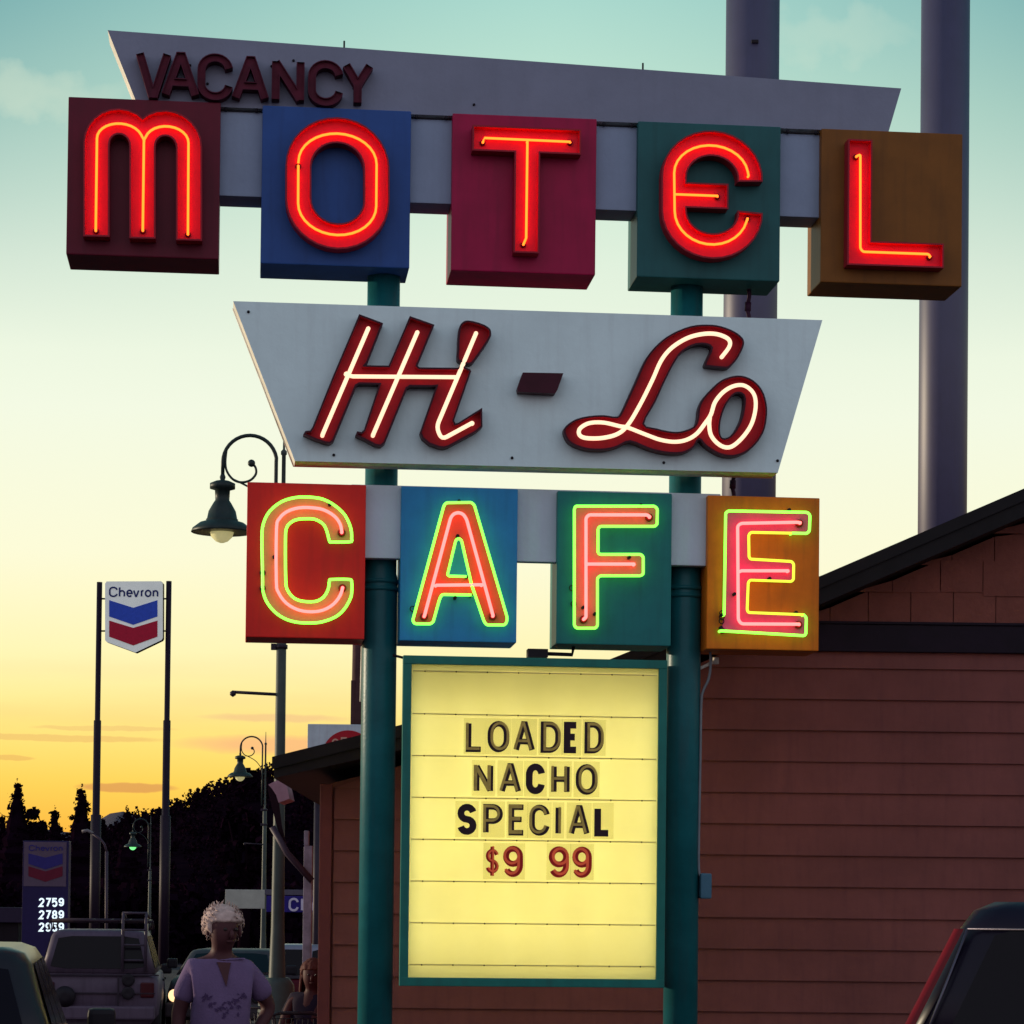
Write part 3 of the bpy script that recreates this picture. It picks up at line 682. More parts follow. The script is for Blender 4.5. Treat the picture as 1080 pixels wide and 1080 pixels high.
for r_ in range(8):
    yy = 709.9 + 43.93 * r_; q = S(560, yy + (1 if r_ else 0), yp)[1]; b = MB()
    b.box(ix0 + .012, ix1 - .012, yp - .005, yp - .001, q - .0035, q + .0035)
    for i in range(8):
        xx = S(446.5 + 32.9 * i, 860, yp)[0]; b.lathe((xx, yp - .0055, q - .001), [(.0055, 0), (.004, -.004)], 6, m=1, axis='y', flat=True)
    b.build('letter_track', [trackm, rvm], cab)
for i in range(6):
    xx = ca + (cb_ - ca) * (i + .5) / 6; b = MB(); b.tube([(xx, .20, cc_ + .10), (xx, .20, cd_ - .22)], .019, 8); b.build('fluorescent_tube', fluo, cab)
for xx_, nm_ in ((ca + t_ + .001, 'inner_lining'), (cb_ - t_ - .003, 'inner_lining')):
    b = MB(); b.box(xx_, xx_ + .002, ym + .034, .272, cc_ + t_, cd_ - t_); b.build(nm_, box_white, cab)
b = MB(); b.add([(ix0, .274, iz0), (ix1, .274, iz0), (ix1, .274, iz1), (ix0, .274, iz1)], [(0, 1, 2, 3)]); b.build('rear_lit_panel', acryl, cab)  # unseen rear face, added so its glow warms the siding
sc54 = 1 / 5.4
def mk(rows):
    for word, ytop, ybot, items in rows:
        for i, (ch, xa, xb, style) in enumerate(items):
            yl = yp - .012
            yo = (xa - 500) * .012
            a_ = S(470 + xa * sc54, 745 + (ytop + yo) * sc54, yl); c_ = S(470 + xb * sc54, 745 + (ybot + yo) * sc54, yl)
            w = .034 if style in 'bg' else .041
            if style == 'c': w = .027
            if ch in '9': w = .036
            if ch == '$': w = .023
            b = MB(); pd = .012
            b.box(a_[0] - pd, c_[0] + pd, yl + .003, yl + .006, c_[1] - .014, a_[1] + .016, 2)
            b.solid(glyph(ch, a_, c_, w), yl, yl + .003, 0)
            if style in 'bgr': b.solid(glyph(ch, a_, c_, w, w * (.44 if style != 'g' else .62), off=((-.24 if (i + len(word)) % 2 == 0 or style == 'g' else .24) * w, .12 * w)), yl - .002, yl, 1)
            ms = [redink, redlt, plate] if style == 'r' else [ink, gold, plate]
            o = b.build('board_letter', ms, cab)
            lab(o, '%s %s in the word %s' % ({'b': 'bevelled olive and brown letter', 'g': 'olive gold letter', 'k': 'solid black letter', 'c': 'thin brown letter', 'r': 'red bevelled figure'}[style], ch, word) if style != 'r' else 'red bevelled figure %s of the price' % ch)
mk([('LOADED', 85, 266, [('L', 116, 216, 'b'), ('O', 240, 362, 'b'), ('A', 388, 508, 'b'), ('D', 542, 655, 'b'), ('E', 674, 762, 'k'), ('D', 792, 900, 'b')]),
    ('NACHO', 325, 502, [('N', 162, 270, 'g'), ('A', 308, 430, 'b'), ('C', 458, 565, 'k'), ('H', 602, 706, 'b'), ('O', 742, 865, 'b')]),
    ('SPECIAL', 559, 738, [('S', 68, 175, 'k'), ('P', 215, 325, 'b'), ('E', 360, 458, 'g'), ('C', 478, 592, 'b'), ('I', 620, 663, 'b'), ('A', 702, 820, 'b'), ('L', 848, 945, 'k')]),
    ('price', 795, 975, [('$', 228, 303, 'r'), ('9', 328, 440, 'r'), ('9', 588, 702, 'r'), ('9', 722, 832, 'r')])])
# brackets, conduit, cables of the sign
b = MB(); q = S(557, 684, .1); r_ = S(578, 693, .1); b.box(q[0], r_[0], .1, .2, r_[1], q[1]); q2 = S(604, 690, .12)
b.tube([(r_[0], .15, (q[1] + r_[1]) / 2), (q2[0], .15, q2[1]), (q2[0] + .01, .15, q2[1] + .06)], .012, 6); b.build('mounting_bracket', black, sign)
b = MB(); q = S(418, 692.5, .1); b.tube([(q[0] - .02, .12, q[1] + .01), (q[0] + .06, .1, q[1] - .01)], .008, 6); b.build('mounting_bracket', black, sign)
for px0, py0, px1, py1 in ((789.5, 305, 790, 342), (773.5, 494, 773.0, 528)):
    a_, c_ = S(px0, py0, .2), S(px1, py1, .2)
    pts = [(a_[0] + math.sin(t * 9) * .006, .2, a_[1] + (c_[1] - a_[1]) * t) for t in [i / 8 for i in range(9)]]
    b = MB(); b.tube(pts, .013, 7); b.tube([pts[3], pts[5]], .02, 7); b.build('power_cable', mat('dark_cable', (.035, .008, .03), .6), sign)
cn = mat('grey_conduit', (.16, .18, .20), .45, var=.15)
b = MB(); pts = [S(748.5, 680, .2), S(749.5, 700, .2), S(747.5, 716, .2), S(742, 728, .2), S(739.6, 742, .2), S(738.6, 800, .2), S(736.8, 905, .2), S(738.5, 924, .2)]
b.tube([(p[0], .2, p[1]) for p in smooth(pts, 4)], .0085, 7); b.build('conduit', cn, sign)
b = MB(); a_, c_ = S(738, 921, .2), S(749.6, 948, .2); b.box(a_[0], c_[0], .16, .26, c_[1], a_[1], 0, .012); b.build('junction_box', mat('teal_grey_box', (.05, .13, .19), .5), sign)
b = MB(); a_, c_ = S(736, 706, .25), S(755, 697, .3); b.tube([(a_[0], .25, a_[1]), (c_[0], .3, c_[1])], .011, 6); b.lathe((c_[0], .3, c_[1] - .02), [(.02, 0), (.02, .04)], 8); b.build('strut', cream_edge, sign)
b = MB(); 
for y_a, y_b in ((594, 735), ):
    a_, c_ = S(382.6, 682, .33), S(381.3, 740, .33); b.tube([(a_[0], .33, a_[1]), (c_[0], .33, c_[1])], .012, 6)
b.build('conduit', cream_edge, sign)

# ================================================================== CAFE BUILDING
BF = Frame((0, 19.0, 0), rad(.3)); Bp = BF.pick
siding = mat('maroon_siding_paint', (.165, .052, .046), .6, var=.22, scale=1.1, stain=((.09, .03, .035), .35), bump=.25)
shing = mat('maroon_shingle_paint', (.19, .062, .048), .75, var=.22, scale=2.5, bump=.5)
trimd = mat('dark_trim_paint', (.008, .003, .011), .6, var=.3)
fasc = mat('green_black_fascia', (.007, .006, .008), .6, var=.3)
cafeb = thing('cafe_building', 'low cafe building with maroon lap siding, shingled gable and black roof edge behind the sign', 'building', (0, 19.0, 0), rad(.3))
rt = [Bp(289, 803, -.45), Bp(549, 738, -.45), Bp(676, 687, -.45), Bp(866.7, 611.7, -.45), Bp(1080, 520, -.45)]
sl_ = (rt[-1][1] - rt[-2][1]) / (rt[-1][0] - rt[-2][0]); ap = Vector((rt[-1][0] + 1.6, rt[-1][1] + 1.6 * sl_)); rt.append(ap)
rt.append(Vector((ap[0] + 5.2, ap[1] - 5.2 * sl_)))
def rooftop(x):
    for i in range(len(rt) - 1):
        if x <= rt[i + 1][0] or i == len(rt) - 2:
            a, c = rt[i], rt[i + 1]; return a[1] + (c[1] - a[1]) * (x - a[0]) / (c[0] - a[0])
th = .20
lower = [Vector((p[0], p[1] - (.115 if i == 0 else th * .82))) for i, p in enumerate(rt)]
b = MB(); b.solid([rt + lower[::-1]], -.45, 9.5, 0); b.build('roof', [fasc], cafeb)
# barge board, proud of the roof edge
up2 = [Vector((p[0] + (.0 if i else -.012), p[1] + .03)) for i, p in enumerate(rt)]; lo2 = [Vector((p[0] + (.0 if i else -.012), p[1] - .055)) for i, p in enumerate(rt)]
b = MB(); b.solid([up2 + lo2[::-1]], -.475, -.452, 0); b.build('barge_board', fasc, cafeb)
wl = Bp(337, 900, 0)[0]; wr = rt[-1][0] - .4
# gable/wall core
def soff(x): return rooftop(x) - th - .02
xs = [wl + .03] + [p[0] for p in rt[1:-1] if p[0] > wl] + [wr]
core = [Vector((xs[0], 0))] + [Vector((x, soff(x))) for x in xs] + [Vector((wr, 0))]
b = MB(); b.solid([core], .03, 9.2, 0); b.build('wall', siding, cafeb)
# lap boards
zl = [Bp(740.7, y, 0)[1] for y in (704, 736)]; ex = Bp(741, 835, 0)[1] - Bp(741, 868, 0)[1]
zb0 = Bp(741, 868, 0)[1]; zfr = Bp(866, 686.7, -.03)[1]
k = int(zb0 / ex) + 1; zs = [zb0 + ex * i for i in range(-k, 40)]; zs = [z for z in zs if z < zfr - .0]
b = MB()
def xleft(z):
    x = wl + .10
    if soff(x) > z: return x
    lo_, hi_ = x, wr - 2.5
    for _ in range(40):
        mid = (lo_ + hi_) / 2
        if soff(mid) > z: hi_ = mid
        else: lo_ = mid
    return hi_
for z in zs:
    z2 = min(z + ex, zfr + .01); xa, xb_ = xleft(z), xleft(z2 - .012); z = max(z, .0)
    yb, yt_ = -.010 + random.uniform(-.002, .001), .012
    vs = [(xa, yb, z), (wr, yb, z), (wr, yt_, z2 + .006), (xb_, yt_, z2 + .006), (xa, .03, z), (wr, .03, z)]
    b.add(vs, [(0, 1, 2, 3), (0, 4, 5, 1)])
b.build('siding', siding, cafeb)
b = MB(); b.box(wl, wl + .085, -.022, .03, 0, soff(wl + .05) - .0, 0, .004); b.build('corner_board', mat('corner_paint', (.13, .032, .032), .6), cafeb)
# frieze band
zf1 = Bp(866, 658, -.03)[1]
b = MB(); xf = xleft(zfr + .02)
b.box(xf, wr, -.035, .02, zfr, zf1, 0, .004); b.box(xf, wr, -.05, .02, zf1 + .001, zf1 + .02, 0, .003); b.build('frieze_board', trimd, cafeb)
# gable shingles
b = MB(); rz = zf1 + .021; row = 0; rh = ex * .95
while rz < ap[1]:
    x = xleft(rz + .02) - .6 + random.uniform(0, .1)
    while x < wr:
        w_ = random.choice((.27, .30, .30, .34)); xc = x + w_ / 2
        if soff(x + w_) > rz - .0 and x > wl:
            dz = random.choice((0, -.012, -.02, .006)) if row else -.0
            t1_, t2_ = max(rz + dz + .002, min(rz + rh + .02, soff(x + .003) + .03)), min(rz + rh + .02, soff(x + w_ - .003) + .03); b.solid([[Vector((x + .003, rz + dz)), Vector((x + w_ - .003, rz + dz)), Vector((x + w_ - .003, t2_)), Vector((x + .003, t1_))]], -.014 - random.uniform(0, .010) - (.012 if row % 2 else 0), .03, 0, back=False)
        x += w_
    rz += rh; row += 1
b.build('gable_shingles', shing, cafeb)

# ================================================================== monopoles behind
mono = mat('grey_painted_steel', (.040, .036, .088), .5, var=.12, scale=1.5, spec=.6, stain=((.04, .03, .06), .4))
for (xa, xb, Yd, lb) in ((764.5, 821.5, 46, 'thick grey steel column rising behind the motel sign, nearer its middle'), (969.5, 1021, 50, 'thick grey steel column at the far right, behind the letter L box and the cafe roof')):
    c = at((xa + xb) / 2 - (1.0 if xa < 800 else -.5), 250, Yd); r_ = (xb - xa) / 2 / FPX * Yd
    t = thing('steel_column', lb, 'column', (c.x, Yd, ground_z(Yd)), group='steel columns behind the cafe')
    b = MB(); b.lathe((0, 0, 0), [(r_, 0), (r_, 24)], 48); sh_ = b.build('shaft', mono, t)
    b = MB(); b.lathe((0, 0, .0), [(r_ * 1.7, 0), (r_ * 1.7, .06), (r_ * 1.1, .07)], 32); b.build('base_flange', mono, t)
    b = MB(); b.lathe((0, 0, 24), [(r_ * 1.02, 0), (r_ * .9, .1), (0.0, .12)], 48); b.build('cap', mono, t)
    if xa < 800:
        q = at(790, 53, Yd); b = MB(); b.box(-.06, .06, -r_ - .03, -r_ + .05, q.z - ground_z(Yd) - .03, q.z - ground_z(Yd) + .03, 0, .01); b.build('inspection_cover', black, t)

# ================================================================== street lamps
lgreen = mat('lamp_green_paint', (.018, .030, .030), .45, var=.2, scale=8)
lpole = mat('lamp_pole_green', (.050, .066, .062), .5, var=.2, scale=4)
lbulb = mat('lamp_globe_glass', (.75, .72, .42), .25, var=.06, emis=(.9, .82, .36), estr=.35)  # unlit globe; glow put in for sky showing through milky glass
lbulb2 = mat('lamp_globe_lit_green', (.2, .8, .3), .25, var=0, emis=(.22, 1.0, .30), estr=1.1)
lshade = mat('lamp_reflector', (.55, .55, .30), .4, var=.08)
def street_lamp(px, py_top, Yd, label, bulb=lbulb, lit=False, banner_arm=True):
    c = at(px, py_top, Yd); gz = ground_z(Yd); H = c.z - gz
    t = thing('street_lamp', label, 'street lamp', (c.x, Yd, gz), group='hooked green street lamps')
    # all sizes in metres: hook 0.62 wide
    b = MB(); b.lathe((0, 0, 0), [(.13, .55), (.085, .95), (.066, 1.5), (.052, H * .5), (.048, H - 1.6), (.022, H - 1.55), (.020, H - .06), (.03, H - .05), (.03, H - .02), (.012, H), (.006, H + .25)], 16)
    po = b.build('pole', lpole, t)
    b = MB(); b.lathe((0, 0, 0), [(.24, 0), (.24, .5), (.19, .60), (.17, .95), (.12, 1.02)], 16); b.build('pole_base', lpole, t)
    for zz in (H - 1.95, H - 1.6): 
        b = MB(); b.lathe((0, 0, zz), [(.062, -.02), (.062, .02)], 12); b.box(-.10, -.05, -.03, .03, zz - .03, zz + .03); b.build('pole_clamp', dkmetal, po)
    # swan neck
    cx = -.335; zc_ = H - .13; R_ = .265
    path = [(-.075, 0, H - 1.5)] + [(-.075, 0, H - .9)] + [(-.075, 0, zc_)] + [(cx + R_ * math.cos(rad(a)), 0, zc_ + R_ * math.sin(rad(a))) for a in range(10, 181, 10)] + [(cx - R_, 0, zc_ - .13)]
    b = MB(); b.tube(path, .019, 8)
    for zz in (H - .75, H - 1.35): b.tube([(0, 0, zz), (-.075, 0, zz)], .014, 6)
    b.build('swan_neck', lgreen, t)
    sp_ = [(cx - R_ * .93, 0, zc_ + .05)] + [(cx + (.235 - .10 * (i / 22) ** 2) * math.cos(rad(190 + i * 11)), 0, zc_ - .02 + (.235 - .10 * (i / 22) ** 2) * math.sin(rad(190 + i * 11))) for i in range(15)]
    sp_ += [(cx + .09, 0, zc_ - .13), (cx + .105, 0, zc_ - .06), (cx + .06, 0, zc_ + .0)]
    b = MB(); b.tube(smooth([(-.33 - .235, 0, zc_ + .12), (-.575, 0, zc_), (-.56, 0, zc_ - .09), (-.50, 0, zc_ - .17), (-.42, 0, zc_ - .20), (-.33, 0, zc_ - .18), (-.275, 0, zc_ - .12), (-.275, 0, zc_ - .06), (-.30, 0, zc_ - .02)], 4), .012, 6)
    b.tube(smooth([(-.50, 0, zc_ - .17), (-.40, 0, zc_ - .215), (-.25, 0, zc_ - .30), (-.14, 0, zc_ - .42), (-.075, 0, zc_ - .55)], 4), .010, 6)
    bm = bmesh.new(); bmesh.ops.create_icosphere(bm, subdivisions=2, radius=.038); 
    for v in bm.verts: v.co += Vector((-.318, 0, zc_ - .01))
    b.bm(bm, 0, True); bm.free(); b.build('scroll', lgreen, t)
    lx = cx - R_; zb_ = zc_ - .13
    b = MB(); b.lathe((lx, 0, zb_), [(.018, .01), (.030, -.02), (.022, -.05), (.07, -.06), (.125, -.085), (.125, -.135), (.075, -.15), (.070, -.25), (.09, -.28), (.135, -.36), (.15, -.435), (.16, -.44), (.155, -.455), (.22, -.475), (.29, -.53), (.305, -.565), (.298, -.57), (.20, -.51), (.10, -.49)], 24)
    hood = b.build('lamp_hood', lgreen, t)
    b = MB(); b.lathe((lx, 0, zb_), [(.29, -.567), (.19, -.516), (.11, -.50)], 24); b.build('reflector', lshade, hood)
    b = MB(); b.lathe((lx, 0, zb_), [(.115, -.50), (.122, -.55), (.105, -.61), (.06, -.655), (.02, -.67), (.0, -.672)], 20); b.build('globe', bulb, t)
    if lit: pass
    if banner_arm:
        zz = H - 2.42; b = MB(); b.tube([(0, 0, zz), (-.46, 0, zz + .02)], .016, 6); b.lathe((-.47, 0, zz - .01), [(.0, -.02), (.03, 0), (.03, .03), (0, .05)], 8); b.build('banner_arm', dkmetal, t)
    return t
street_lamp(299.5, 474, 26.5, 'green street lamp with scrolled hook and bell shade, largest, left of the letter C box')
street_lamp(280.3, 783, 64, 'smaller distant green street lamp with bell shade, just above the cafe eave')
street_lamp(159.0, 868, 92, 'farthest green street lamp, its globe glowing green against the dark trees', bulb=lbulb2, lit=True, banner_arm=False)

# ================================================================== high gas-station sign
white = mat('sign_white', (.75, .78, .74), .5, var=.08, scale=1, emis=(.9, 1, .95), estr=.12); blue = mat('sign_blue', (.026, .075, .50), .5, var=.1); redp = mat('sign_red', (.42, .006, .035), .5, var=.1)
navy = mat('sign_navy', (.010, .02, .13), .5); darkp = mat('dark_sign_pole', (.012, .005, .015), .55, var=.2)
def word_on(b, fr, text, spans, ya, yb_, y, m, w, dep=.01):
    for ch, (xa, xb) in zip(text, spans):
        a_, c_ = fr.pick(xa, ya, y), fr.pick(xb, yb_, y); b.solid(glyph(ch, a_, c_, w), y, y + dep, m)
YS = 112.0; HF = Frame((xat(143, YS), YS, ground_z(YS)), 0); Hp = HF.pick
hs = thing('gas_station_sign', 'tall gas station sign, white shield with blue and red chevrons between two dark poles', 'sign', HF.o)
for xs_ in (((106.0, 614), (103.6, 760), (98, 960)), ((180, 613), (176.4, 760), (171, 960))):
    xx = sum(Hp(x, y, .25)[0] for x, y in xs_) / 3; zt_ = Hp(*xs_[0], .25)[1]; zm = Hp(*xs_[1], .25)[1]
    b = MB(); b.lathe((xx, .25, 0), [(.22, 0), (.22, 6.5), (.155, 6.52), (.155, zm), (.115, zm + .02), (.115, zt_)], 16); b.build('pole', darkp, hs)
def R3(pts): return [Hp(x, y, 0) for x, y in pts]
b = MB(); b.solid([R3([(112.5, 613.2), (170, 613.0), (171.7, 615), (171.7, 673), (170.5, 675), (143, 688.2), (112.5, 677), (110.8, 675), (110.8, 615.5)])], 0, .5, 0, 1)
shd = b.build('shield', [white, darkp], hs)
b = MB(); b.solid([R3([(115.2, 633), (140.6, 641), (166.1, 633), (166.1, 650.2), (140.6, 659), (115.2, 650.2)])], -.02, -.003); b.build('chevron', blue, shd)
b = MB(); b.solid([R3([(115.2, 654.5), (140.6, 662.2), (166.1, 654.5), (166.1, 671.5), (140.6, 680.8), (115.2, 671.5)])], -.02, -.003); b.build('chevron', redp, shd)
b = MB(); HFt = HF
def hword(fr, x0_, x1_, ya, yb_, y, w, b, m=0):
    rel = [('C', 0, .175), ('h', .20, .325), ('e', .35, .48), ('v', .485, .615), ('r', .645, .72), ('o', .725, .86), ('n', .885, 1.0)]
    for ch, u0_, u1_ in rel:
        a_ = fr.pick(x0_ + (x1_ - x0_) * u0_, ya, y); c_ = fr.pick(x0_ + (x1_ - x0_) * u1_, yb_, y); b.solid(glyph(ch, a_, c_, w), y, y + .015, m)
hword(HF, 115, 167, 618.6, 629.8, -.02, .066, b); b.build('lettering', navy, shd)
b = MB()
for zz in (631.5, 665.5):
    for xa, xb in ((107, 111), (171.5, 178)):
        p, q = Hp(xa, zz, .25), Hp(xb, zz, .25); b.tube([(p[0], .25, p[1]), (q[0], .25, q[1])], .035, 6)
b.build('bracket', darkp, hs)

# price sign
PSY = 96.0; PF = Frame((xat(47, PSY), PSY, ground_z(PSY)), 0); Pp = PF.pick
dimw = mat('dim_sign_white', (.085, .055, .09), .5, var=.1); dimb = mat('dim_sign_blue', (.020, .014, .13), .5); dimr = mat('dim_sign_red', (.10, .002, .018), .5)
ps = thing('price_sign', 'dark blue gas price sign with lit white digits behind the white wagon', 'sign', PF.o)
a_, c_ = Pp(24.3, 886.5, 0), Pp(71, 1002, 0)
b = MB(); b.box(a_[0], c_[0], 0, .5, 0, a_[1], 0, .02); b.build('cabinet', mat('price_cabinet_blue', (.012, .006, .055), .5), ps)
a_, c_ = Pp(25.5, 887.8, -.02), Pp(69.5, 935, -.02)
b = MB(); b.box(a_[0], c_[0], -.02, .0 - .002, c_[1], a_[1]); pp_ = b.build('logo_panel', dimw, ps)
def R4(pts): return [Pp(x, y, -.03) for x, y in pts]
b = MB(); b.solid([R4([(30, 900), (48, 904.5), (66, 900), (66, 911), (48, 917), (30, 911)])], -.035, -.022); b.build('chevron', dimb, pp_)
b = MB(); b.solid([R4([(30, 913.5), (48, 919), (66, 913.5), (66, 924), (48, 930), (30, 924)])], -.035, -.022); b.build('chevron', dimr, pp_)
b = MB(); hword(PF, 30.5, 66, 891, 897.5, -.037, .035, b); b.build('lettering', dimb, pp_)
lcd = mat('lit_digits', (.6, .7, .7), .4, var=0, emis=(.78, .93, 1.0), estr=1.0)
for yy, txt in ((947, '2759'), (960, '2789'), (973, '2959')):
    b = MB()
    for i, ch in enumerate(txt):
        xa = 41 + i * 6.9; h = 9.6 if i < 3 else 8.8
        a_, c_ = Pp(xa, yy, -.03), Pp(xa + 5.6, yy + h, -.03); b.solid(glyph(ch, a_, c_, .056), -.03, -.004)
    b.build('price_digits', lcd, ps)

# ================================================================== white sign with red disc beyond the roof
WY = 40.0; WF = Frame((xat(366, WY), WY, ground_z(WY)), 0)
ws = thing('round_logo_sign', 'white panel sign with a red disc showing over the cafe roof', 'sign', WF.o)
a_, c_ = WF.pick(324.6, 763.5, 0), WF.pick(408, 830, 0)
b = MB(); b.box(a_[0], c_[0], 0, .25, c_[1], a_[1], 0, .01); pn = b.build('panel', mat('pale_sign_panel', (.44, .50, .54), .5, var=.1, stain=((.3, .25, .3), .4)), ws)
b = MB(); cc = WF.pick(367, 797.6, -.01); b.lathe((cc[0], -.012, cc[1]), [(.385, 0), (.385, .01)], 40, axis='y'); dsc = b.build('disc', mat('disc_red', (.34, .004, .014), .45), pn)
b = MB()
for ch, xa, xb, yt2 in (('C', 350, 357.5, 779), ('E', 359.5, 366.5, 777.5), ('C', 368.5, 375, 777), ('A', 377, 383, 778.5)):
    p, q = WF.pick(xa, yt2, -.02), WF.pick(xb, yt2 + 12, -.02); b.solid(glyph(ch, p, q, .022), -.022, -.014)
b.build('lettering', mat('faded_white_letter', (.5, .3, .22), .5), dsc)
b = MB()
for xx in (a_[0] + .15, c_[0] - .15): b.tube([(xx, .12, 0), (xx, .12, c_[1] + .05)], .05, 10)
b.build('post', dkmetal, ws)
# wooden utility pole
UY = 55.0; t = thing('utility_pole', 'brown wooden utility pole just left of the left teal pole', 'pole', (xat(377.5, UY, 700), UY, ground_z(UY)))
woodp = mat('weathered_wood', (.06, .026, .028), .8, var=.3, scale=3, bump=.5)
b = MB(); b.lathe((0, 0, 0), [(.14, 0), (.12, at(0, 718, UY).z + .35), (.10, at(0, 560, UY).z)], 12); b.build('shaft', woodp, t)
b = MB(); zz = at(375, 718, UY).z - ground_z(UY); b.box(-.13, -.05, -.12, .12, zz - 2.2, zz, 0, .01); b.build('riser_guard', woodp, t)

# ================================================================== low sign board, guard rail, far canopy
LY = 62.0; LF = Frame((xat(290, LY), LY, ground_z(LY)), 0); t = thing('station_board', 'low white and blue board lettered with white capitals behind the street lamp pole', 'sign', LF.o)
a_, c_ = LF.pick(237.5, 938, 0), LF.pick(279, 958.5, 0); b = MB(); b.box(a_[0], c_[0], 0, .12, c_[1], a_[1], 0, .01); b.build('white_panel', mat('board_white', (.34, .34, .30), .5, var=.12, scale=4), t)
a_, c_ = LF.pick(279.3, 938, .01), LF.pick(345, 944.5, .01); b = MB(); b.box(a_[0], c_[0], .01, .12, c_[1], a_[1], 0, .01); b.build('top_rail', mat('rail_grey', (.08, .07, .10), .5), t)
a_, c_ = LF.pick(281, 944.6, .015), LF.pick(345, 962.5, .015); b = MB(); b.box(a_[0], c_[0], .015, .12, c_[1], a_[1], 0, .01); bp = b.build('blue_panel', mat('board_blue', (.016, .008, .15), .5), t)
b = MB()
for ch, xa, xb in (('C', 304.5, 315, ), ('h', 317.5, 325), ('e', 328, 336)):
    p, q = LF.pick(xa, 946.8, 0), LF.pick(xb, 961.3, 0); b.solid(glyph(ch, p, q, .05), -.004, .012)
b.build('lettering', mat('board_letter_white', (.5, .45, .58), .5), bp)
b = MB()
for px in (243, 277, 340): xx = LF.pick(px, 950, .06)[0]; b.tube([(xx, .06, 0), (xx, .06, 1.0)], .04, 8)
b.build('post', dkmetal, t)
# cobra-head lamp far left
CY = 100.0; t = thing('cobra_lamp', 'thin grey cobra-head street light between the two dark sign poles', 'street lamp', (xat(113, CY), CY, ground_z(CY)))
q0 = t.location; gz = ground_z(CY); pc = lambda x, y: ((at(x, y, CY).x - q0[0]), 0, at(x, y, CY).z - gz)
b = MB(); b.tube([(0, 0, 0), pc(112.5, 898)], .06, 8); b.build('pole', mat('thin_pole_grey', (.045, .03, .048), .5), t)
b = MB(); b.tube([pc(112.5, 898), pc(110, 890), pc(106, 885), pc(97, 879)], .045, 6); b.build('arm', mat('thin_pole_grey', (.1, .1, .1)), t)
b = MB(); p1_, p2_ = pc(86.5, 877), pc(98, 879); b.tube([p1_, ((p1_[0] + p2_[0]) / 2, 0, p1_[2] + .04), p2_], .06, 8); b.build('lamp_head', mat('lamp_head_grey', (.15, .13, .14), .4), t)

# low station building behind
SY = 125.0; t = thing('station_kiosk', 'low dark gas station shop with a pale roof band, left of the price sign', 'building', (xat(-10, SY), SY, -1.2))
w0, w1 = xat(-60, SY) - xat(-10, SY), xat(23, SY) - xat(-10, SY); z1_ = at(10, 957, SY).z + 1.2; z2_ = at(10, 973, SY).z + 1.2
b = MB(); b.box(w0, w1 - .2, .3, 6, 0, z2_); b.build('wall', mat('kiosk_wall', (.006, .002, .006), .7), t)
b = MB(); b.box(w0, w1, 0, 6.2, z2_ + .002, z1_, 0, .02); b.build('roof_band', mat('kiosk_band', (.018, .010, .03), .6), t)

# awning and post at the cafe corner
AY = 21.5; t = thing('patio_awning', 'small curved pale awning on a white post beside the cafe corner', 'awning', (xat(323, AY), AY, 0))
q0 = t.location; pc = lambda x, y, dy=0: ((at(x, y, AY + dy).x - q0[0]), dy, at(x, y, AY + dy).z)
awm = mat('pale_canvas', (.34, .20, .25), .8, var=.2, scale=8); whp = mat('peeling_white_post', (.26, .23, .29), .6, var=.3, scale=12, stain=((.1, .07, .08), .7))
cur = [(281.5, 828.5), (286, 831), (290, 836), (293.5, 845)]; top_ = [(283, 826), (291, 823), (300.5, 820)]
b = MB(); f = [pc(283, 827.5), pc(290, 824), pc(300.5, 820.5), pc(305.4, 842.5), pc(293.8, 846.5), pc(291, 838), pc(287, 832)]
poly = [Vector((p[0], p[2])) for p in f]; b.solid([poly], 0, .5, 0); b.build('valance', awm, t)
b = MB(); f = [pc(283, 828), pc(287, 832.5), pc(291, 839), pc(293.6, 847), pc(296.5, 870), pc(301, 890), pc(298, 891), pc(291.5, 872), pc(286, 850), pc(281.5, 832)]
poly = [Vector((p[0], p[2])) for p in f]; b.solid([poly], .05, .08, 0); b.build('side_curtain', mat('dark_canvas', (.012, .003, .009), .8), t)
b = MB(); b.tube([pc(287, 872), pc(303, 900), pc(329, 929)], .028, 6); b.build('arm', mat('awning_arm', (.05, .035, .055), .5), t)
b = MB(); p = pc(325.5, 876); b.box(p[0] - .038, p[0] + .03, .02, .09, 0, p[2] - .12, 0, .006); b.box(p[0] - .038, p[0] - .0, .02, .09, p[2] - .12, p[2], 0, .006); b.build('post', whp, t)

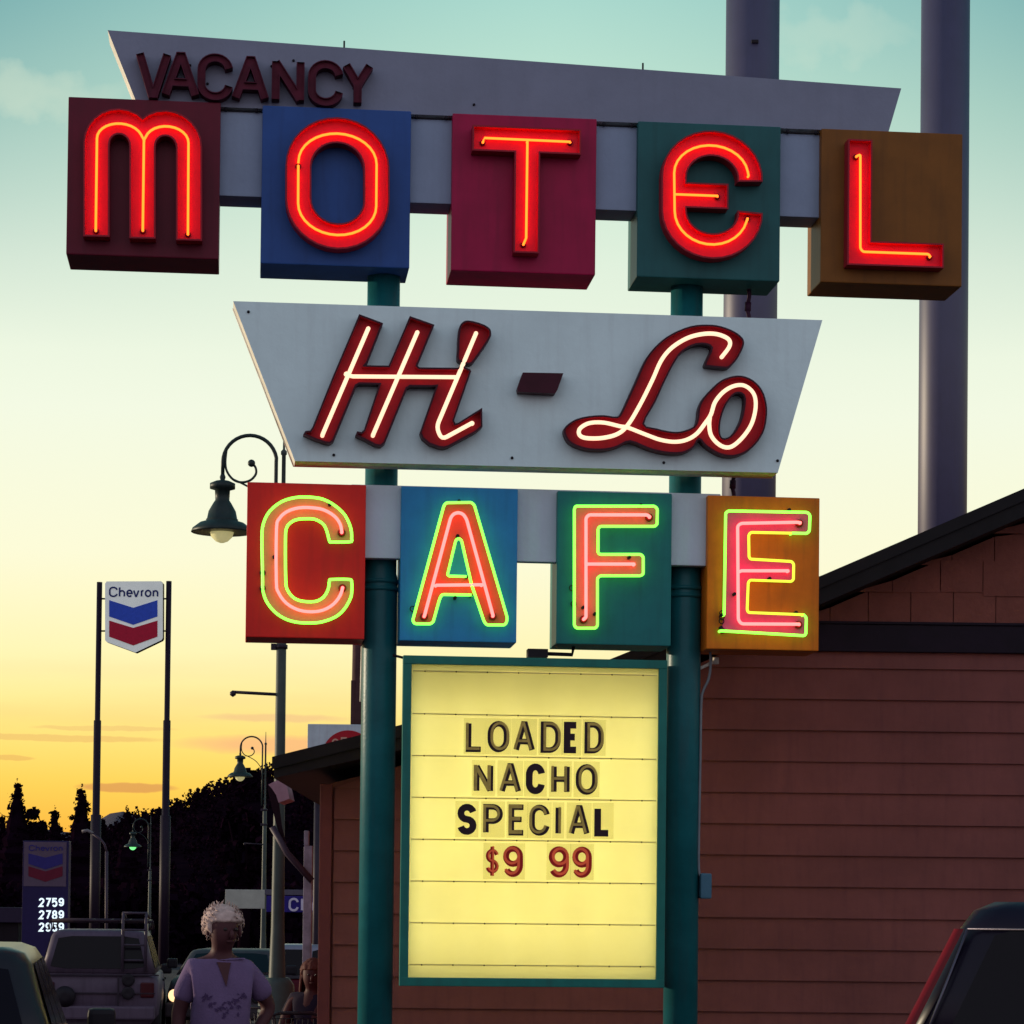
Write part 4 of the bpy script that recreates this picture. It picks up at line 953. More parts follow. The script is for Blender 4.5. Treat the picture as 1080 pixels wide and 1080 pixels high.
# ================================================================== vegetation and hills
def leafcloud(b, n, fn, size, m=0):
    for _ in range(n):
        p = Vector(fn()); a = Vector((random.uniform(-1, 1), random.uniform(-1, 1), random.uniform(-1, 1))).normalized(); c = a.orthogonal().normalized(); s_ = size * random.uniform(.5, 1.4)
        d_ = a.cross(c); k_ = random.uniform(.4, 1)
        b.add([p - c * s_, p + d_ * s_ * k_, p + c * s_, p - d_ * s_ * k_], [(0, 1, 2, 3)], m)
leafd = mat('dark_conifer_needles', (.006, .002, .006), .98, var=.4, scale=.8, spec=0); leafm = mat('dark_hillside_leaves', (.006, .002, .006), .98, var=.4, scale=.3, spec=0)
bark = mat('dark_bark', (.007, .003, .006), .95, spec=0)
def conifer(px, py_top, wpx, Yd, label, seed, bulge=1.0, py_base=None):
    random.seed(seed); c = at(px, py_top, Yd); gz = -1.2; H = c.z - gz; R_ = wpx / 2 / FPX * Yd
    t = thing('conifer_tree', label, 'tree', (c.x, Yd, gz), group='dark conifers against the sunset')
    b = MB(); b.tube([(0, 0, 0), (.1, 0, H * .5), (0, 0, H * .97)], .28, 7, r1=.04)
    lv = []
    z = H * .12
    while z < H * .97:
        fr = 1 - z / H; n_ = 5
        for k_ in range(n_):
            a = random.uniform(0, 6.28); l_ = R_ * fr * random.uniform(.6, 1.25) * bulge + .04
            lv.append((z, a, l_)); b.tube([(0, 0, z), (math.cos(a) * l_, math.sin(a) * l_, z - l_ * .12)], .05, 4, r1=.02)
        z += H * .024
    b.build('trunk', bark, t)
    b = MB(); b.lathe((0, 0, 0), [(R_ * (.66 * (1 - q)) * (1 + .16 * math.sin(q * 90)), H * q) for q in [i / 26 for i in range(2, 26)]], 9, flat=True)
    for (z, a, l_) in lv:
        k_ = int(9 + l_ * 9)
        leafcloud(b, k_, lambda: ((lambda q: (math.cos(a) * l_ * q + random.gauss(0, .07), math.sin(a) * l_ * q + random.gauss(0, .07), z - l_ * .16 * q + random.gauss(0, .06)))(random.uniform(.1, 1.05))), .11)
    leafcloud(b, 16, lambda: (random.gauss(0, .04), random.gauss(0, .04), H * random.uniform(.93, 1.01)), .08)
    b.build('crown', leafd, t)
conifer(18.5, 821, 122, 150, 'tall dark pointed conifer at the far left, tallest of the row', 1)
conifer(86, 827, 116, 152, 'tall dark conifer just left of the left dark sign pole', 2)
conifer(58, 851, 100, 160, 'short dark conifer between the two tall ones on the left', 3)
conifer(134, 851, 84, 170, 'small pointed conifer between the two dark sign poles', 4)
conifer(206, 834, 30, 285, 'tiny conifer standing on the rising wooded ridge', 5)
conifer(108, 862, 40, 158, 'short conifer right behind the left dark sign pole', 8)
conifer(2, 858, 50, 165, 'low dark conifer at the left edge of the view', 9)
# round dark tree
random.seed(11)
def roundtree(px, py_top, wpx, Yd, label):
    c = at(px, py_top, Yd); gz = -1.2; H = c.z - gz; R_ = wpx / 2 / FPX * Yd
    t = thing('broadleaf_tree', label, 'tree', (c.x, Yd, gz)); b = MB(); b.tube([(0, 0, 0), (.2, 0, H * .6)], .3, 7, r1=.12)
    for k_ in range(5): a = k_ * 1.25; b.tube([(0.1, 0, H * .4), (math.cos(a) * R_ * .6, math.sin(a) * R_ * .6, H * .75)], .1, 5, r1=.03)
    b.build('trunk', bark, t); b = MB()
    cl = [(random.uniform(-.6, .6) * R_, random.uniform(-.6, .6) * R_, H * random.uniform(.4, .88), random.uniform(.3, .5) * R_) for _ in range(14)] + [(0, 0, H - R_ * .4, R_ * .4)]
    for (x, y, z, r_) in cl: leafcloud(b, 90, lambda: (x + random.gauss(0, r_ * .45), y + random.gauss(0, r_ * .45), z + random.gauss(0, r_ * .4)), .22)
    b.build('crown', leafm, t)
roundtree(34, 852, 32, 168, 'rounded dark tree between the tallest conifer and the short one')
roundtree(258, 812, 60, 110, 'bushy dark tree behind the smaller street lamp')

# wooded ridge: terrain + forest
HY = 330.0
prof = [(-400, 925), (-120, 918), (60, 905), (110, 893), (145, 882), (170, 868), (200, 858), (240, 838), (275, 824), (310, 815), (380, 812), (520, 830), (900, 860), (1500, 900)]
def pz(px):
    for i in range(len(prof) - 1):
        if prof[i][0] <= px <= prof[i + 1][0]:
            a, c = prof[i], prof[i + 1]; return a[1] + (c[1] - a[1]) * (px - a[0]) / (c[0] - a[0])
    return 920
def hillz(x, y):
    px = 540 + (x / HY) * FPX; h = at(px, pz(max(min(px, 1499), -399)) + 3, HY).z + 1.2
    t_ = (y - 190) / (HY - 190); t_ = max(0, min(1, t_)) if y <= HY else max(0, 1 - (y - HY) / 260)
    return -1.25 + h * (t_ * t_ * (3 - 2 * t_))
vs, fs = [], []; nx, ny = 90, 26
for j in range(ny + 1):
    y = 188 + (600 - 188) * j / ny
    for i in range(nx + 1):
        x = -130 + 290 * i / nx; vs.append((x, y, hillz(x, y)))
for j in range(ny):
    for i in range(nx): a = j * (nx + 1) + i; fs.append((a, a + 1, a + nx + 2, a + nx + 1))
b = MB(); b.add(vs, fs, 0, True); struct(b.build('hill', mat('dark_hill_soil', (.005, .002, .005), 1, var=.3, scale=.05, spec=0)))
random.seed(21); b = MB()
for k_ in range(2200):
    y = random.triangular(195, 350, 325); x = random.uniform(-75, 20) * y / 330 - 8
    z = hillz(x, y); h = random.uniform(.8, 1.9) * (1.0 if random.random() > .06 else 1.5); r_ = h * random.uniform(.35, .6)
    con = random.random() < .35
    for q in range(34):
        v_ = random.random()
        rr = r_ * ((1 - v_) if con else math.sqrt(max(0, 1 - (2 * v_ - 1) ** 2)))
        a = random.uniform(0, 6.28); s_ = random.uniform(.10, .26)
        p = Vector((x + math.cos(a) * rr, y + math.sin(a) * rr, z + h * v_)); n1 = Vector((random.uniform(-1, 1), random.uniform(-1, 1), random.uniform(-1, 1))).normalized(); c = n1.orthogonal().normalized(); d_ = n1.cross(c)
        b.add([p - c * s_, p + d_ * s_, p + c * s_ * .8, p - d_ * s_ * .9], [(0, 1, 2, 3)])
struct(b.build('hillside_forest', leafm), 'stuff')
# low shrub belt in front
random.seed(31); b = MB()
for k_ in range(520):
    y = random.uniform(135, 180); x = at(random.uniform(-30, 330), 950, y).x; h = random.uniform(2.2, 4.2); r_ = random.uniform(1.0, 1.9)
    for q in range(60):
        a = random.uniform(0, 6.28); v_ = random.random(); s_ = random.uniform(.18, .36); rr = r_ * random.uniform(.3, 1)
        p = Vector((x + math.cos(a) * rr, y + math.sin(a) * rr, -1.2 + h * v_)); n1 = Vector((random.uniform(-1, 1), random.uniform(-1, 1), random.uniform(-1, 1))).normalized(); c = n1.orthogonal().normalized(); d_ = n1.cross(c)
        b.add([p - c * s_, p + d_ * s_, p + c * s_, p - d_ * s_], [(0, 1, 2, 3)])
struct(b.build('undergrowth', leafm), 'stuff')
# distant mountains
vs, fs = [], []; MY = 2600.0; random.seed(5); pts = []
px = -500
while px < 1700:
    pts.append((px, 868 + 9 * math.sin(px * .031) + 5 * math.sin(px * .083 + 1) + random.uniform(-2, 2))); px += 14
for i, (x, y) in enumerate(pts):
    p = at(x, y, MY); vs += [(p.x * .9, MY - 700, -2), (p.x * .95, MY - 300, p.z * .55), (p.x, MY, p.z), (p.x, MY + 900, -2)]
for i in range(len(pts) - 1):
    for j in range(3): a = i * 4 + j; fs.append((a, a + 4, a + 5, a + 1))
b = MB(); b.add(vs, fs, 0, True); struct(b.build('hills', mat('distant_hill', (.05, .032, .055), .95, var=.15, scale=.004)))

# ================================================================== vehicles
tyre = mat('tyre_rubber', (.012, .010, .012), .8); rimm = mat('wheel_rim', (.25, .25, .28), .35, metal=.8); glassd = mat('dark_car_glass', (.004, .002, .005), .2, var=.1, spec=.12)
chrome = mat('chrome', (.55, .55, .58), .15, metal=1, var=0)
def loft(b, rings, m=0, smooth_=True):
    n = len(rings[0]); vs = [p for r_ in rings for p in r_]; fs = []
    for i in range(len(rings) - 1):
        for j in range(n): fs.append((i * n + j, i * n + (j + 1) % n, (i + 1) * n + (j + 1) % n, (i + 1) * n + j))
    fs.append(tuple(range(n))); fs.append(tuple((len(rings) - 1) * n + j for j in range(n))[::-1]); b.add(vs, fs, m, smooth_)
def car(name, label, cat, loc, rz, L, W, Ht, paint, st, cab, lights, wb, wheel_r=.32, belt=.92, group=None, extra=None, cabpaint=None, gl=None, plate_=True):
    """st: body stations (x, z_top, half width); cab: (rear x bottom, rear x top, front x top, front x bottom)"""
    t = thing(name, label, cat, loc, rz, group); zb = .26; rings = []
    for (x, zt_, hw) in st:
        q = [(hw * .86, zb), (hw * .97, zb + .12), (hw, (zb + zt_) * .5), (hw * .99, zt_ - .16), (hw * .95, zt_ - .05), (hw * .86, zt_)]
        rings.append([(x, -y, z) for y, z in q] + [(x, y, z) for y, z in q[::-1]])
    b = MB(); loft(b, rings); b.build('body', paint, t)
    rb, rtp, ft, fb_ = cab; hb, ht_ = W / 2 * .93, W / 2 * .74
    def ring(z, x0_, x1_, hw, rr=.10):
        out = []
        for cx_, cy_, a0 in ((x1_ - rr, hw - rr, 0), (x0_ + rr, hw - rr, 90), (x0_ + rr, -hw + rr, 180), (x1_ - rr, -hw + rr, 270)):
            for k_ in range(5): a = rad(a0 + k_ * 22.5); out.append((cx_ + rr * math.cos(a), cy_ + rr * math.sin(a), z))
        return out
    def lerp(a, c, u): return a + (c - a) * u
    rings = []
    for u, ins in ((0, 0), (.5, .004), (.85, .0), (.95, .02), (1, .09)):
        z = lerp(belt, Ht, u); rings.append(ring(z, lerp(rb, rtp, min(u, .93)) + ins, lerp(fb_, ft, min(u, .93)) - ins, lerp(hb, ht_, min(u, .93)) - ins))
    b = MB(); loft(b, rings); cb = b.build('cabin', cabpaint or paint, t)
    # window panes, 6 mm proud of the cabin sides, cut short of the pillars
    def q_at(face, u, s):
        z = lerp(belt, Ht, u); x0_, x1_, hw = lerp(rb, rtp, u), lerp(fb_, ft, u), lerp(hb, ht_, u); o = .008
        if face == 'r': return (x0_ - o, lerp(-hw + .06, hw - .06, s), z)
        if face == 'f': return (x1_ + o, lerp(-hw + .06, hw - .06, s), z)
        sg = -1 if face == 'R' else 1; return (lerp(x0_ + .10, x1_ - .10, s), sg * (hw + o), z)
    def pane(face, s0, s1, u0_=.10, u1_=.86, nm='window'):
        b = MB(); n_ = 6; vs = []; 
        for i in range(n_ + 1):
            s = lerp(s0, s1, i / n_); e = .05 if i in (0, n_) else 0
            vs += [q_at(face, u0_ + e, s), q_at(face, u1_ - e, s)]
        b.add(vs, [(2 * i, 2 * i + 1, 2 * i + 3, 2 * i + 2) for i in range(n_)]); b.build(nm, gl if (gl and face in 'LR') else glassd, cb)
    pane('r', .04, .96, nm='rear_window'); pane('f', .04, .96, nm='windshield')
    for fc in 'LR':
        for s0, s1 in ((.02, .28), (.31, .62), (.65, .97)): pane(fc, s0, s1)
    for x in wb:
        for sg in (-1, 1):
            b = MB(); b.lathe((x, sg * (W / 2 - .20), wheel_r), [(wheel_r * .62, 0), (wheel_r * .97, .0), (wheel_r, .04 * sg), (wheel_r, .17 * sg), (wheel_r * .95, .2 * sg), (wheel_r * .64, .205 * sg)], 26, axis='y'); wh = b.build('wheel', tyre, t)
            b = MB(); b.lathe((x, sg * (W / 2 - .01), wheel_r), [(wheel_r * .64, -.04 * sg), (wheel_r * .55, -.01 * sg), (wheel_r * .15, .0), (.0, .012 * sg)], 18, axis='y'); b.build('rim', rimm, wh)
            b = MB(); b.lathe((x, sg * (W / 2 - .215), wheel_r), [(wheel_r * 1.15, 0), (wheel_r * 1.16, .2 * sg)], 26, axis='y'); b.build('wheel_arch', black, t)
    x0_, x1_ = st[0][0], st[-1][0]
    b = MB(); b.box(x0_ - .07, x0_ + .15, -W / 2 * .93, W / 2 * .93, .32, .50, 0, .03); b.build('rear_bumper', extra.get('bumper', paint) if extra else paint, t)
    b = MB(); b.box(x1_ - .15, x1_ + .06, -W / 2 * .93, W / 2 * .93, .30, .50, 0, .03); b.build('front_bumper', extra.get('bumper', paint) if extra else paint, t)
    for sg in (-1, 1):
        if lights == 'low':
            b = MB(); b.box(x0_ - .02, x0_ + .12, sg * (W / 2 * .80) - .09, sg * (W / 2 * .80) + .09, belt - .32, belt - .12, 0, .02); b.build('tail_light', mat('tail_red', (.045, .002, .006), .4), t)
        b = MB(); b.lathe((x1_ - .06, sg * W / 2 * .68, belt - .26), [(.10, 0), (.10, .07), (.07, .10), (.0, .11)], 16, axis='x'); b.build('headlight', mat('headlight_glass', (.06, .055, .06), .2), t)
        b = MB(); b.box(fb_ - .32, fb_ - .18, sg * (W / 2 + .10) - .08, sg * (W / 2 + .10) + .07, belt + .01, belt + .15, 0, .03); b.build('mirror', black, t)
        for xh in (wb[0] + .75, wb[0] + 1.65): 
            if xh < x1_: b = MB(); b.box(xh, xh + .16, sg * (W / 2 + .012) - .012, sg * (W / 2 + .012) + .012, belt - .14, belt - .11, 0, .005); b.build('door_handle', black, t)
    if plate_: b = MB(); b.box(x0_ - .085, x0_ - .072, -.16, .16, .36, .47); b.build('number_plate', mat('plate_grey', (.05, .045, .05), .5), t)
    return t
# station wagon, rear towards camera
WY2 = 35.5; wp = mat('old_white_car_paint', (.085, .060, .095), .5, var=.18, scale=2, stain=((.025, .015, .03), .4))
wx = xat(104, WY2); gzw = ground_z(WY2)
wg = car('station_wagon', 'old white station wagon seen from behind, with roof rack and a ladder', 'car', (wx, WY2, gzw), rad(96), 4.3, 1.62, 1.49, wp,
  [(0, .90, .76), (.06, .93, .81), (1.0, .95, .82), (2.8, .95, .82), (3.6, .93, .80), (4.2, .86, .76), (4.3, .78, .72)], (.03, .17, 2.45, 3.0), 'low', (.85, 3.35), belt=.93, plate_=False)
b = MB()
for x in (.35, 1.2, 2.1): b.tube([(x, -.66, 1.49), (x, -.66, 1.60), (x, .66, 1.60), (x, .66, 1.49)], .02, 6)
for y in (-.62, -.35, -.1, .15, .62): b.tube([(.25, y, 1.615), (2.3, y, 1.615)], .018, 6)
for x in (.25, 2.3): b.tube([(x, -.62, 1.615), (x, .62, 1.615)], .022, 6)
b.build('roof_rack', mat('rack_dark', (.028, .014, .024), .5), wg)
b = MB()
for y in (-.32, -.62): b.tube([(-.02, y, .95), (.02, y, 1.62), (.12, y, 1.72), (.45, y * 1.05, 1.66)], .022, 6)
for z in (1.1, 1.3, 1.5): b.tube([(.0, -.32, z), (.0, -.62, z)], .014, 6)
b.tube([(.12, -.32, 1.72), (.12, -.62, 1.72)], .018, 6)
b.build('ladder', mat('ladder_grey', (.05, .035, .055), .45), wg)
for z in (.84, .67):
    b = MB(); b.lathe((-.03, -.40, z), [(.085, 0.03), (.085, -.01), (.07, -.02), (.03, -.012), (.0, -.012)], 18, axis='x'); b.build('round_lamp', black, wg)
b = MB(); b.box(-.035, -.005, -.80, .78, .895, .915); b.box(-.035, -.005, -.28, -.262, .45, .9); b.box(-.03, -.005, -.75, .70, .66, .675); b.build('tailgate_seam', dkmetal, wg)
b = MB(); b.lathe((-.05, .42, .62), [(.14, .03), (.14, -.02), (.05, -.05)], 16, axis='x'); b.build('spare_cover', black, wg)
# near left hatchback (rear right corner in view)
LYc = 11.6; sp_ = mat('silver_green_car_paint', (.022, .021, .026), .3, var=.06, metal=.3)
lx = at(46, 1040, LYc).x
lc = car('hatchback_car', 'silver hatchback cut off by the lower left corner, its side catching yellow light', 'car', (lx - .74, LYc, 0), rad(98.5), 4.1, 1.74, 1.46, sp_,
  [(0, .92, .74), (.08, .96, .83), (.7, .97, .87), (2.6, .97, .87), (3.3, .94, .85), (4.0, .84, .76), (4.1, .70, .68)], (.05, .42, 2.3, 3.1), 'low', (.78, 3.3), belt=.95, gl=mat('glossy_car_glass', (.004, .003, .005), .10, var=0, spec=.6))
# dark SUV right, side-on with its rear to the left
RY = 10.6; dp = mat('midnight_car_paint', (.006, .003, .012), .35, var=.1)
q = at(957, 1075, RY - .9); 
rs = thing('suv', 'x', 'car'); bpy.data.objects.remove(rs)
sv = car('suv', 'dark blue SUV with a tall red tail light, cut off by the lower right corner', 'car', (q.x + .10, RY, 0), rad(-15), 4.5, 1.80, 1.70, dp,
  [(0, 1.0, .80), (.06, 1.06, .88), (.9, 1.08, .90), (3.1, 1.06, .90), (3.9, 1.0, .88), (4.45, .88, .80), (4.5, .8, .76)], (.035, .34, 2.7, 3.4), 'none', (.9, 3.55), .35, belt=1.06)
rl = mat('suv_tail_red', (.13, .001, .006), .3, var=.15); cl = mat('suv_lens_clear', (.22, .12, .13), .2, var=.2)
for sg in (-1, 1):
    b = MB(); pts = []
    hwv = lambda z: (.90 * .93 + (.90 * .74 - .90 * .93) * max(0, (z - 1.06) / .64)) if z > 1.06 else .86
    xv = lambda z: .035 + (.34 - .035) * max(0, (z - 1.06) / .64) if z > 1.06 else .02
    zz = [.92, 1.06, 1.2, 1.35, 1.5, 1.60]; vs = []
    for z in zz:
        x_, h_ = xv(z), hwv(z); wd = .075 if z < 1.55 else .055
        vs += [(x_ - .012, sg * (h_ - .02), z), (x_ - .012, sg * (h_ + .004), z), (x_ + .01, sg * (h_ + .018), z), (x_ + .024 * (1.6 - z * .35), sg * (h_ + .014), z)]
    b.add(vs, [(4 * i + j, 4 * i + j + 1, 4 * i + j + 5, 4 * i + j + 4) for i in range(len(zz) - 1) for j in range(3)], 0, True)
    tl = b.build('tail_light', rl, sv)
    b = MB(); vs = []
    for z in (.80, .915):
        x_, h_ = .0, .872
        vs += [(x_ - .02, sg * (h_ - .02), z), (x_ - .02, sg * (h_ + .006), z), (x_ + .01, sg * (h_ + .020), z), (x_ + .06, sg * (h_ + .022), z)]
    b.add(vs, [(j, j + 1, j + 5, j + 4) for j in range(3)], 0, True); b.build('reverse_light', cl, tl)
b = MB()
for y in (-.60, .60): b.tube([(.6, y, 1.71), (.7, y, 1.745), (2.3, y, 1.745), (2.4, y, 1.71)], .014, 6)
b.build('roof_rail', black, sv)
b = MB()
for sg in (-1, 1):
    hh = lambda z: .90 * .93 + (.90 * .74 - .90 * .93) * (z - 1.06) / .64
    b.tube([(.16, sg * (hh(1.12) + .012), 1.12), (3.1, sg * (hh(1.12) + .012), 1.12)], .006, 5)
    b.tube([(.33, sg * (hh(1.6) + .012), 1.60), (2.75, sg * (hh(1.6) + .012), 1.60)], .005, 5)
    b.tube([(.16, sg * (hh(1.12) + .012), 1.12), (.33, sg * (hh(1.6) + .012), 1.60)], .005, 5)
b.build('window_trim', mat('dull_chrome', (.10, .09, .12), .3, metal=.6), sv)
# pale car behind the woman with a bright headlamp
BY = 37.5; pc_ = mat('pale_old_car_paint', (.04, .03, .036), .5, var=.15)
xh = at(186, 1032, BY).x
bc = car('compact_car', 'pale compact car mostly hidden behind the woman, one headlamp glinting', 'car', (xh + .58, BY + 4.0, ground_z(BY) + .0), rad(-90), 3.9, 1.60, 1.22, pc_,
  [(0, .82, .68), (.1, .86, .76), (1.0, .88, .80), (2.6, .88, .80), (3.3, .84, .78), (3.85, .76, .70), (3.9, .68, .66)], (.1, .6, 2.1, 2.8), 'low', (.75, 3.1), belt=.86)
b = MB(); b.lathe((3.93, -.56 - .05, .60), [(.0, .05), (.05, .045), (.085, .02), (.09, 0)], 16, axis='x'); b.build('headlamp_lens', mat('headlamp_glint', (.8, .5, .3), .2, emis=(1, .62, .30), estr=1.6, var=0), bc)  # reflection on the headlamp put in as a glow of its own
# low red car
RYc = 40.0; rc = car('red_car', 'dark red car with a grey roof glimpsed between the lamp post and the cafe corner', 'car', (at(262, 1010, RYc).x - .1, RYc, ground_z(RYc)), rad(0), 4.0, 1.66, 1.33, mat('dull_red_paint', (.09, .002, .010), .5),
  [(0, .80, .70), (.1, .84, .80), (1.0, .86, .83), (2.6, .86, .83), (3.4, .82, .80), (4.0, .70, .70)], (.2, .55, 2.2, 2.9), 'low', (.8, 3.2), belt=.84, cabpaint=mat('grey_car_roof', (.20, .19, .24), .35, metal=.3))

# ================================================================== people
def skin(name, verts, edges, radii, material, parent, root=0, sub=2):
    me = bpy.data.meshes.new(name); me.from_pydata([tuple(v) for v in verts], edges, []); me.materials.append(material)
    o = bpy.data.objects.new(name, me); COL.objects.link(o); o.parent = parent
    md = o.modifiers.new('skin', 'SKIN'); md.use_smooth_shade = True
    if not me.skin_vertices: bm = bmesh.new(); bm.from_mesh(me); bm.verts.layers.skin.verify(); bm.to_mesh(me); bm.free()
    for i, r_ in enumerate(radii):
        me.skin_vertices[0].data[i].radius = (r_, r_) if not isinstance(r_, tuple) else r_
        me.skin_vertices[0].data[i].use_root = (i == root)
    s_ = o.modifiers.new('sub', 'SUBSURF'); s_.levels = sub; s_.render_levels = sub
    return o
def bake(o):
    dg = bpy.context.evaluated_depsgraph_get(); dg.update(); ev = o.evaluated_get(dg); me = bpy.data.meshes.new_from_object(ev); o.modifiers.clear(); o.data = me
    for p in me.polygons: p.use_smooth = True
    return o
class Sk:
    def __init__(s): s.v = []; s.e = []; s.r = []
    def add(s, p, r_, par=None): s.v.append(p); s.r.append(r_); i = len(s.v) - 1; (s.e.append((par, i)) if par is not None else None); return i
    def chain(s, par, pts):
        for p, r_ in pts: par = s.add(p, r_, par)
        return par
def hand(k, wrist, tip_dir, side_dir, curl, par):
    # palm and five fingers rooted in the palm
    W_ = Vector(wrist); d_ = Vector(tip_dir).normalized(); sd_ = Vector(side_dir).normalized(); cu = Vector(curl).normalized()
    pal = k.add(W_ + d_ * .05, .030, par)
    for j, (o_, l_) in enumerate(((-.030, .062), (-.010, .072), (.010, .067), (.028, .052))):
        b0 = W_ + d_ * .09 + sd_ * o_
        k.chain(pal, [(b0, .010), (b0 + d_ * l_ * .5 + cu * .012, .009), (b0 + d_ * l_ * .85 + cu * .035, .008)])
    b0 = W_ + d_ * .03 - sd_ * .04; k.chain(pal, [(b0, .011), (b0 + d_ * .035 - sd_ * .015, .010), (b0 + d_ * .06 - sd_ * .012 + cu * .01, .008)])
def person(label, loc, rz, skinc, shirtc, pantc, hairc, pose, hair):
    t = thing('person', label, 'person', loc, rz)
    k = Sk(); z0 = 0.0
    if pose == 'stand': pel, che = (0, 0, .93), (0, 0, 1.28)
    else: pel, che = (0, 0, .50), (.02, -.06, .86)
    p0 = k.add(pel, .135); p1 = k.add(((pel[0] + che[0]) / 2, (pel[1] + che[1]) / 2, (pel[2] + che[2]) / 2), .120, p0); p2 = k.add(che, .125, p1)
    ce = Vector(che); nk = k.add(ce + Vector((0, .0, .145)), .060, p2); hd = k.chain(nk, [(ce + Vector((.004, -.015, .185)), .056), (ce + Vector((.008, -.038, .225)), .074), (ce + Vector((.008, -.030, .290)), .088), (ce + Vector((.008, -.02, .355)), .072)])
    # arms
    for s_, (sh_, elb, wr_) in pose_arms[pose].items():
        a = k.add(ce + Vector(sh_), .058, p2); a2 = k.add(ce + Vector(elb), .042, a); a3 = k.add(ce + Vector(wr_), .028, a2)
        dd = (Vector(wr_) - Vector(elb)); hand(k, ce + Vector(wr_), dd + Vector((0, -.02, 0)), (0, 1, 0) if s_ == 'l' else (0, 1, .2), (-1 if s_ == 'r' else 1, -.3, 0), a3)
    for s_, leg in pose_legs[pose].items():
        a = k.add(leg[0], .095, p0); a = k.add(leg[1], .062, a); a = k.add(leg[2], .042, a); k.add(leg[3], .038, a)
    body = skin('body', k.v, k.e, k.r, skinc, t); bake(body)
    # face: nose, eyes, brows, ears, mouth pushed out of the head mesh as small shapes
    c = ce + Vector((.008, -.03, .265))
    for sx_ in (-1, 1):
        b = MB(); bm = bmesh.new(); bmesh.ops.create_icosphere(bm, subdivisions=2, radius=.011)
        for v in bm.verts: v.co += c + Vector((sx_ * .029 + .028, -.072, .010))
        b.bm(bm, 0, True); bm.free(); b.build('eye', mat('eye_dark', (.03, .02, .02), .2), t)
    bm = bmesh.new(); bm.from_mesh(body.data)
    for off, sc_ in (((.032, -.082, -.018), (.013, .020, .026)), ((-.083, .0, 0), (.012, .022, .034)), ((.083, 0, 0), (.012, .022, .034)), ((.028, -.068, -.052), (.024, .010, .007))):
        r0_ = bmesh.ops.create_icosphere(bm, subdivisions=2, radius=1)
        for v in r0_['verts']: v.co = Vector((v.co.x * sc_[0], v.co.y * sc_[1], v.co.z * sc_[2])) + c + Vector(off)
    for f_ in bm.faces: f_.smooth = True
    bm.to_mesh(body.data); bm.free()
    # shirt
    k = Sk(); q0 = k.add(Vector(pel) + Vector((0, 0, -.02)), .185 if pose == 'stand' else .16); q1 = k.add(((pel[0] + che[0]) / 2, (pel[1] + che[1]) / 2, (pel[2] + che[2]) / 2), .165, q0); q2 = k.add(ce + Vector((0, 0, -.01)), .16, q1); q3 = k.add(ce + Vector((0, 0, .115)), .085, q2)
    for s_, (sh_, elb, wr_) in pose_arms[pose].items():
        a = k.add(ce + Vector(sh_) + Vector((0, 0, -.005)), .068, q2); e_ = Vector(sh_) + (Vector(elb) - Vector(sh_)) * .78; k.add(ce + e_, .068, a)
    sh = skin('shirt', k.v, k.e, k.r, shirtc, t); bake(sh)
    for v in sh.data.vertices: v.co.y = che[1] * .6 + (v.co.y - che[1] * .6) * .82
    if pose == 'stand':      # V neckline and chest embroidery
        def front_y(x, z):
            best = None
            for v in sh.data.vertices:
                if v.co.y < 0:
                    d_ = (v.co.x - x) ** 2 + (v.co.z - z) ** 2
                    if best is None or d_ < best[0]: best = (d_, v.co.y)
            return best[1] - .006
        b = MB(); tri = [(-.030, 1.385), (.042, 1.383), (.016, 1.26)]
        b.add([(x, front_y(x, z) - .002, z) for x, z in tri] + [(x, front_y(x, z) + .02, z) for x, z in tri], [(0, 1, 2), (0, 3, 4, 1), (1, 4, 5, 2), (2, 5, 3, 0)]); b.build('neck_opening', skinc, sh)
        random.seed(77); b = MB()
        for cx_, cz_, n_ in ((-.105, 1.20, 9), (-.06, 1.165, 7), (0, 1.145, 9), (.015, 1.12, 6), (.075, 1.165, 7), (.10, 1.215, 10), (.03, 1.18, 4)):
            for _ in range(n_):
                x, z = cx_ + random.gauss(0, .016), cz_ + random.gauss(0, .012); y = front_y(x, z); a = random.uniform(0, 3.14); l_ = random.uniform(.008, .016)
                dx, dz = math.cos(a) * l_, math.sin(a) * l_; b.add([(x - dx, y, z - dz), (x + dz * .5, y - .001, z - dx * .5), (x + dx, y, z + dz), (x - dz * .5, y - .001, z + dx * .5)], [(0, 1, 2, 3)])
        b.build('embroidery', mat('violet_thread', (.055, .028, .085), .8), sh)
    k = Sk(); q0 = k.add(Vector(pel) + Vector((0, 0, -.02)), .155)
    for s_, leg in pose_legs[pose].items():
        a = k.add(leg[0], .115, q0); a = k.add(leg[1], .082, a); k.add(leg[2], .066, a)
    bake(skin('trousers', k.v, k.e, k.r, pantc, t))
    for s_, leg in pose_legs[pose].items():
        f_ = Vector(leg[2]); b = MB(); b.box(f_.x - .05, f_.x + .05, f_.y - .17, f_.y + .08, 0, .09, 0, .03); b.build('shoe', black, t)
    # hair: short waves on a cap that leaves the face free
    from mathutils import noise
    b = MB(); random.seed(3); hc = ce + Vector((.008, -.002, .305)); bm = bmesh.new(); bmesh.ops.create_icosphere(bm, subdivisions=5, radius=1)
